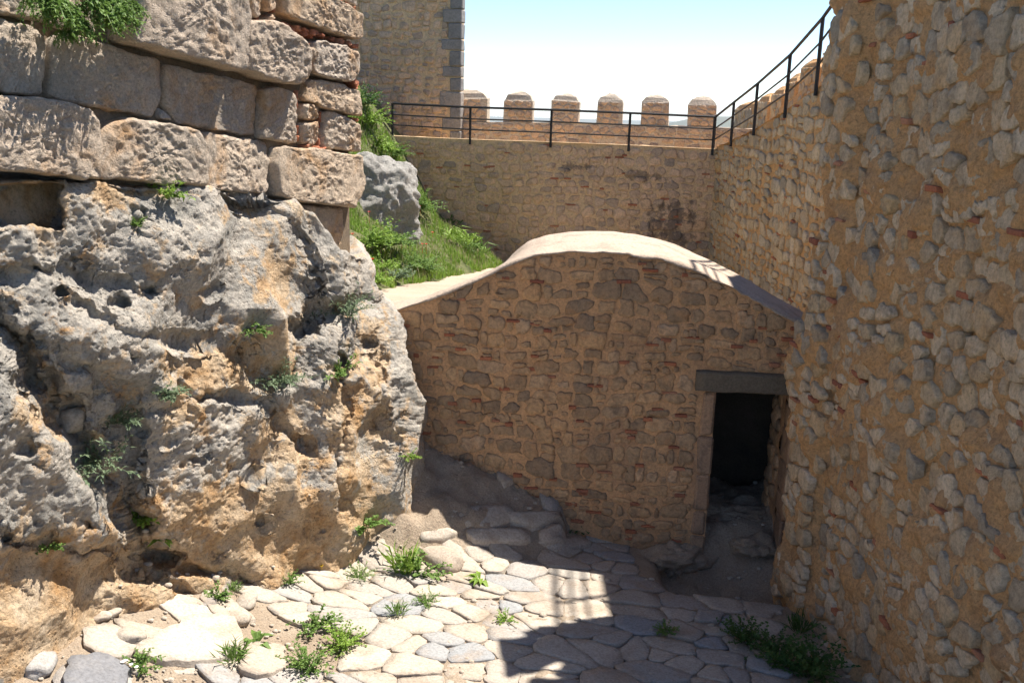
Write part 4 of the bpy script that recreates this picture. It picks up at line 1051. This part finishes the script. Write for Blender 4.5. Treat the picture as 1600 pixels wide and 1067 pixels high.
# ================================================================== PLANTS
def leafset(V, Fc, base, d, up, L, W, bend=.3):
    """one folded leaf of four triangles"""
    d = d.normalized(); s = d.cross(up)
    if s.length < 1e-3: s = Vector((1, 0, 0))
    s.normalize(); n = s.cross(d)
    m = base + d * (L * .5) + n * (L * bend * .25); e = base + d * L - Vector((0, 0, L * bend * .5)); o = len(V)
    V += [base, m + s * W * .5, e, m - s * W * .5, m - n * W * .12]; Fc += [(o, o + 1, o + 4), (o + 1, o + 2, o + 4), (o + 2, o + 3, o + 4), (o + 3, o, o + 4)]
def plant_mesh(p, nrm, size, style, r):
    V, Fc = [], []; up = Vector((0, 0, 1)); nrm = (nrm + up * (.9 if style != 'hang' else -.1)).normalized()
    if style == 'grass':
        for k in range(int(70)):
            t = r.random() * 6.283; b = p + Vector((math.cos(t), math.sin(t), 0)) * size * .22 * r.random()
            d = (nrm + Vector((math.cos(t), math.sin(t), 0)) * r.uniform(.1, .9)).normalized(); leafset(V, Fc, b, d, Vector((r.uniform(-1, 1), r.uniform(-1, 1), .2)), size * r.uniform(.4, 1), size * .045, .6)
    elif style == 'rosette':
        for k in range(14):
            t = r.random() * 6.283; d = Vector((math.cos(t), math.sin(t), r.uniform(.25, 1.0))); leafset(V, Fc, p + d * .01, d, up, size * r.uniform(.5, .9), size * .22, .6)
    else:
        ns_ = {'leafy': 20, 'wispy': 28, 'hang': 36, 'bush': 48}[style]; lw = {'leafy': .11, 'wispy': .045, 'hang': .07, 'bush': .07}[style]; ll = {'leafy': .16, 'wispy': .18, 'hang': .12, 'bush': .11}[style]
        for k in range(ns_):
            t = r.random() * 6.283; out = Vector((math.cos(t), math.sin(t), 0)) * r.uniform(.2, 1.1)
            d = (nrm * r.uniform(.5, 1) + out).normalized(); L = size * r.uniform(.45, .95); q = p + out * size * .1; steps = 9 if style != 'wispy' else 8
            for j in range(steps):
                d = (d + Vector((r.uniform(-.2, .2), r.uniform(-.2, .2), -.07 if style != 'hang' else -.16))).normalized(); q2 = q + d * (L / steps)
                sd_ = d.orthogonal().normalized() * .0015 * (1 + size); o = len(V); V += [q - sd_, q + sd_, q2 + sd_, q2 - sd_]; Fc.append((o, o + 1, o + 2, o + 3)); q = q2
                if j > 0:
                    for e in (0, 1):
                        ld = (d * .5 + Vector((r.uniform(-1, 1), r.uniform(-1, 1), r.uniform(-.3, .8)))).normalized(); leafset(V, Fc, q, ld, up, size * ll * r.uniform(.6, 1.2), size * lw * r.uniform(.7, 1.2), .4)
    return V, Fc
rp_ = random.Random(77)
def plant(px, py, spx, style, mat, label, name='weed', keys=('rock', 'ground'), dz=0.0, cat='plant', lift=0.0):
    h = cast(px, py + lift, keys)
    if h is None: return None
    nn = h[1] if h[1].dot(ray(px, py)) < 0 else -h[1]
    V, Fc = plant_mesh(h[0] + nn * .01, nn, spx * h[2] / FPX, style, rp_)
    return tag(mesh_obj(name, V, Fc, M[mat], None, smooth=False, origin=h[0]), label, cat)
plant(262, 292, 42, 'leafy', 'leaf_bright', 'yellow green weed rooted under the middle block of the lowest course', lift=20)
plant(215, 355, 26, 'leafy', 'leaf', 'small weed in the hollow under the block wall')
plant(425, 600, 62, 'wispy', 'leaf_grey', 'wispy grey green plant on the orange patch of bedrock')
plant(395, 515, 36, 'leafy', 'leaf', 'leafy weed in a pocket above the wispy grey plant')
plant(255, 618, 42, 'leafy', 'leaf_grey', 'round leaved plant on the overhanging bedrock ledge')
plant(535, 585, 44, 'leafy', 'leaf', 'dark green weed in a vertical hollow of the bedrock')
plant(160, 720, 80, 'wispy', 'leaf_grey', 'tall grey green weed growing by the wedged boulder')
plant(175, 660, 50, 'wispy', 'leaf_grey', 'grey green sprig leaning over the wedged boulder')
plant(540, 495, 58, 'wispy', 'leaf_grey', 'dry grey green tuft in the cleft below the rock knob')
plant(212, 820, 56, 'leafy', 'leaf_bright', 'bright fern like weed at the bottom of the crevice')
plant(258, 845, 40, 'rosette', 'leaf_bright', 'broad leaved rosette beside the fern like weed')
plant(570, 825, 44, 'leafy', 'leaf', 'small leafy weed on the ochre flank of the outcrop')
plant(638, 715, 20, 'leafy', 'leaf_bright', 'tiny weed on the bare outer edge of the outcrop')
plant(75, 858, 26, 'leafy', 'leaf', 'small weed on the crumbling slab')
plant(632, 895, 72, 'grass', 'leaf_bright', 'tall bright grass tuft against the foot of the outcrop', 'grass_tuft')
plant(655, 900, 50, 'leafy', 'leaf', 'leafy clump beside the tall grass tuft')
plant(335, 938, 30, 'leafy', 'leaf', 'low weed among white stones at the bedrock foot')
plant(366, 925, 26, 'grass', 'leaf', 'short grass tuft next to the overhanging ochre rock', 'grass_tuft')
plant(450, 912, 26, 'leafy', 'leaf', 'low weed along the foot of the ochre rock')
plant(560, 905, 30, 'wispy', 'leaf', 'thin weed where the ochre rock meets the paving')
plant(490, 985, 42, 'leafy', 'leaf', 'green weed cushion between the broad slabs')
plant(400, 1010, 40, 'rosette', 'leaf', 'rosette of broad leaves growing beside the speckled slab')
plant(365, 1035, 56, 'grass', 'leaf', 'grass tuft at the corner of the speckled slab', 'grass_tuft')
plant(480, 1050, 52, 'bush', 'leaf', 'dense low weed patch spreading over the slab joints')
plant(535, 1015, 48, 'bush', 'leaf_bright', 'feathery weed patch next to the dense low weeds')
plant(218, 1045, 36, 'leafy', 'leaf', 'flowering daisy plant beside the slate grey slab')
plant(750, 912, 34, 'rosette', 'leaf_bright', 'flat green rosette growing in the sunlit paving')
plant(622, 962, 40, 'grass', 'leaf', 'thin grass tuft in the sunlit paving', 'grass_tuft')
plant(668, 945, 30, 'wispy', 'leaf', 'wiry sprig in a paving joint near the outcrop')
plant(790, 972, 22, 'leafy', 'leaf_bright', 'small weed in a joint at the middle of the path')
plant(1040, 990, 24, 'leafy', 'leaf', 'small weed in the shaded paving')
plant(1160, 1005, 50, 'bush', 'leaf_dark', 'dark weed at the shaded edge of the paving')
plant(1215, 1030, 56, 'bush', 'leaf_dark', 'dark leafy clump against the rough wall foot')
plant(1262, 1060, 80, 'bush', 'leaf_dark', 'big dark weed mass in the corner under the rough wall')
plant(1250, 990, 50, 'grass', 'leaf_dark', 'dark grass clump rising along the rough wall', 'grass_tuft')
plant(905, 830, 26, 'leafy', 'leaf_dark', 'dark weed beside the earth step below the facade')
for (x, y) in ((193, 1048), (207, 1052), (214, 1056), (197, 1046)):
    h = cast(x, y)
    if h:
        V, Fc = [], []
        for k in range(9):
            t = k * .698; leafset(V, Fc, h[0] + Vector((0, 0, .07)), Vector((math.cos(t), math.sin(t), .15)), Vector((0, 0, 1)), .018, .010, .1)
        st_, sf = bar(h[0], h[0] + Vector((0, 0, .07)), .0015, 4); o = len(V); V += st_; Fc += [tuple(i + o for i in f) for f in sf]
        tag(mesh_obj('daisy', V, Fc, M['daisy'], None, False), 'white daisy flower by the slate grey slab', 'flower', 'daisies by the grey slab')
h = cast(503, 890)
if h:
    V, Fc = [], []
    for k in range(8): leafset(V, Fc, h[0] + Vector((0, -.02, .05)), Vector((math.cos(k * .785), math.sin(k * .785), .3)), Vector((0, 0, 1)), .022, .014, .1)
    st_, sf = bar(h[0], h[0] + Vector((0, -.02, .05)), .002, 4); o = len(V); V += st_; Fc += [tuple(i + o for i in f) for f in sf]
    tag(mesh_obj('dandelion', V, Fc, M['yellow'], None, False), 'single yellow flower at the foot of the ochre rock', 'flower')
# bush hanging over the top of the block wall
V, Fc = [], []
for (x, y, s) in ((60, 10, 55), (110, 5, 60), (150, 12, 45), (85, 30, 45), (40, -10, 60), (130, -10, 55), (175, 2, 32), (70, 48, 28), (20, -5, 40), (100, -25, 60)):
    p = FL.p(*FL.px(x, y), .14); V2, F2 = plant_mesh(p, FL.N, s * p.length / FPX * .9, 'hang', rp_); o = len(V); V += V2; Fc += [tuple(i + o for i in f) for f in F2]
tag(mesh_obj('hanging_bush', V, Fc, M['leaf'], None, False), 'leafy green bush hanging over the face of the block wall', 'bush')
for k, (x, y, s) in enumerate(((1500, 495, 12), (1535, 322, 12), (1592, 215, 26), (1178, 283, 7))):
    F_ = FN if x > 1300 else FRt
    p = F_.p(*F_.px(x, y), .06); V, Fc = plant_mesh(p, F_.N, s * (p - EYE).length / FPX, 'leafy', rp_)
    tag(mesh_obj('wall_weed', V, Fc, M['leaf'], None, False), ('tiny weed sprouting low on the rough rubble wall', 'tiny weed sprouting higher on the rough rubble wall', 'dark weed in a hole high in the rough wall', 'tiny weed growing from the ramped wall')[k], 'plant')

# grass on the bank
gr = np.random.default_rng(9); gv, gf = [], []
def blades(n, xr, yr, hr, w, keepf, V, Fc, lean=.5):
    P = np.stack([gr.uniform(*xr, n), gr.uniform(*yr, n)], 1); k_ = keepf(P[:, 0], P[:, 1]); P = P[k_]
    z = bank_z(P[:, 0], P[:, 1]) + .05 * fbm(np.stack([P[:, 0] * 1.5, P[:, 1] * 1.5, P[:, 0] * 0], 1), 5, 21)
    n = len(P); t = gr.uniform(0, 6.283, n); h_ = gr.uniform(*hr, n); l = gr.uniform(.1, lean, n) * h_; ww = w * gr.uniform(.6, 1.3, n)
    for i in range(n):
        cx, sy = math.cos(t[i]), math.sin(t[i]); x, y, zz = P[i, 0], P[i, 1], z[i] - .03; o = len(V); a = ww[i]
        V += [(x - sy * a, y + cx * a, zz), (x + sy * a, y - cx * a, zz), (x + cx * l[i] * .4 + sy * a * .8, y + sy * l[i] * .4 - cx * a * .8, zz + h_[i] * .6), (x + cx * l[i] * .4 - sy * a * .8, y + sy * l[i] * .4 + cx * a * .8, zz + h_[i] * .6), (x + cx * l[i], y + sy * l[i], zz + h_[i])]
        Fc += [(o, o + 1, o + 2, o + 3), (o + 3, o + 2, o + 4)]
def dens(x, y):
    n = fbm(np.stack([x * 1.2, y * 1.2, x * 0], 1), 3, 55); s = bank_foot(y) - x
    return (s > .05 + .12 * n) & (n > -.85) & (s < 4.6)
blades(85000, (-5.0, -.1), (10.2, 22.6), (.04, .15), .008, dens, gv, gf)
tag(mesh_obj('grass', gv, gf, M['leaf_bright'], None, False), kind='stuff')
gv, gf = [], []
blades(7000, (-5.0, -.1), (10.2, 22.6), (.1, .28), .005, dens, gv, gf)
tag(mesh_obj('dry_grass', gv, gf, M['straw'], None, False), kind='stuff')
for k, (x, y, s, st_, mt, lab) in enumerate(((575, 385, 60, 'bush', 'leaf_bright', 'bright leafy bush at the bank foot beside the block wall'), (607, 385, 50, 'bush', 'leaf', 'dark green bush below the grey boulder on the bank'), (640, 420, 46, 'bush', 'leaf', 'rounded green bush overhanging the sandy terrace'), (660, 425, 40, 'bush', 'leaf', 'low green bush beside a pebble on the terrace edge'),
                                             (590, 425, 44, 'leafy', 'leaf_bright', 'light green weed cushion with red poppies around it'), (655, 330, 44, 'bush', 'leaf', 'grey green bush just behind the grey boulder'), (615, 440, 40, 'leafy', 'leaf_grey', 'pale weed at the sandy edge of the bank'), (575, 195, 46, 'bush', 'leaf_bright', 'bright bush high on the bank below the tower'),
                                             (612, 245, 36, 'bush', 'leaf', 'small bush clinging to the bank edge near the railing end'), (585, 445, 36, 'leafy', 'leaf_bright', 'bright weed behind the outcrop knob'), (590, 235, 40, 'leafy', 'leaf_bright', 'bright weeds on the steep bank above the boulder'), (565, 165, 44, 'bush', 'leaf_dark', 'dark bush at the top of the bank under the tower'))):
    plant(x, y, s, st_, mt, lab, 'bush' if st_ == 'bush' else 'weed', ('terrace',), cat='bush' if st_ == 'bush' else 'plant')
for k, (x, y, mt, lab) in enumerate(((690, 372, 'leaf_bright', 'sunlit clump of long sword shaped leaves on the bank'), (715, 378, 'leaf_bright', 'bright sword leaved clump beside the sandy terrace'), (735, 392, 'leaf', 'sword leaved clump at the bank foot half in shade'), (735, 368, 'leaf_dark', 'shaded sword leaved clump close to the back wall'), (760, 378, 'leaf_dark', 'last shaded sword leaved clump at the foot of the back wall'), (700, 350, 'leaf', 'upper sword leaved clump against the back wall'))):  # leaf colour goes from bright to dark with the shade each clump stands in
    h = cast(x, y, ('terrace',))
    if h:
        V, Fc = [], []
        for j in range(70):
            t = rp_.random() * 6.283; b = h[0] + Vector((rp_.uniform(-.35, .35), rp_.uniform(-.35, .35), -.05)); d = Vector((math.cos(t) * .6 + .15, math.sin(t) * .6 - .2, rp_.uniform(.5, 1.1)))
            leafset(V, Fc, b, d, Vector((rp_.uniform(-1, 1), rp_.uniform(-1, 1), .3)), rp_.uniform(.3, .6), .035, .8)
        tag(mesh_obj('sword_leaf_plant', V, Fc, M[mt], None, False), lab, 'plant')
for (x, y) in ((657, 337), (667, 332), (598, 353), (577, 350), (628, 401), (660, 399), (666, 399), (551, 387), (571, 419), (582, 427), (640, 345), (676, 380)):
    h = cast(x, y, ('terrace',))
    if h:
        V, Fc = [], []; q = h[0] + Vector((0, 0, .2))
        for k in range(5): leafset(V, Fc, q, Vector((math.cos(k * 1.257), math.sin(k * 1.257), .5)), Vector((0, 0, 1)), .036, .04, .0)
        s2, sf = bar(h[0], q, .003, 4); o = len(V); V += s2; Fc += [tuple(i + o for i in f) for f in sf]
        tag(mesh_obj('poppy', V, Fc, M['poppy'], None, False), 'red poppy flowering in the grass of the bank', 'flower', 'poppies on the grassy bank')

# ================================================================== HAZE
bm = bmesh.new(); bmesh.ops.create_cube(bm, size=1.0)
for v in bm.verts: v.co = Vector((v.co.x * 17000, v.co.y * 17000, -134 + (v.co.z + .5) * 150))
me = bpy.data.meshes.new('haze'); bm.to_mesh(me); bm.free()
hm = bpy.data.materials.new('haze'); hm.use_nodes = True; nt = hm.node_tree; nt.nodes.remove(nt.nodes['Principled BSDF'])
pvn = nt.nodes.new('ShaderNodeVolumePrincipled'); pvn.inputs['Color'].default_value = (.86, .92, 1.0, 1); pvn.inputs['Density'].default_value = .00010
nt.links.new(pvn.outputs[0], nt.nodes['Material Output'].inputs['Volume']); me.materials.append(hm)
hz = bpy.data.objects.new('haze', me); COL.objects.link(hz); hz['kind'] = 'stuff'
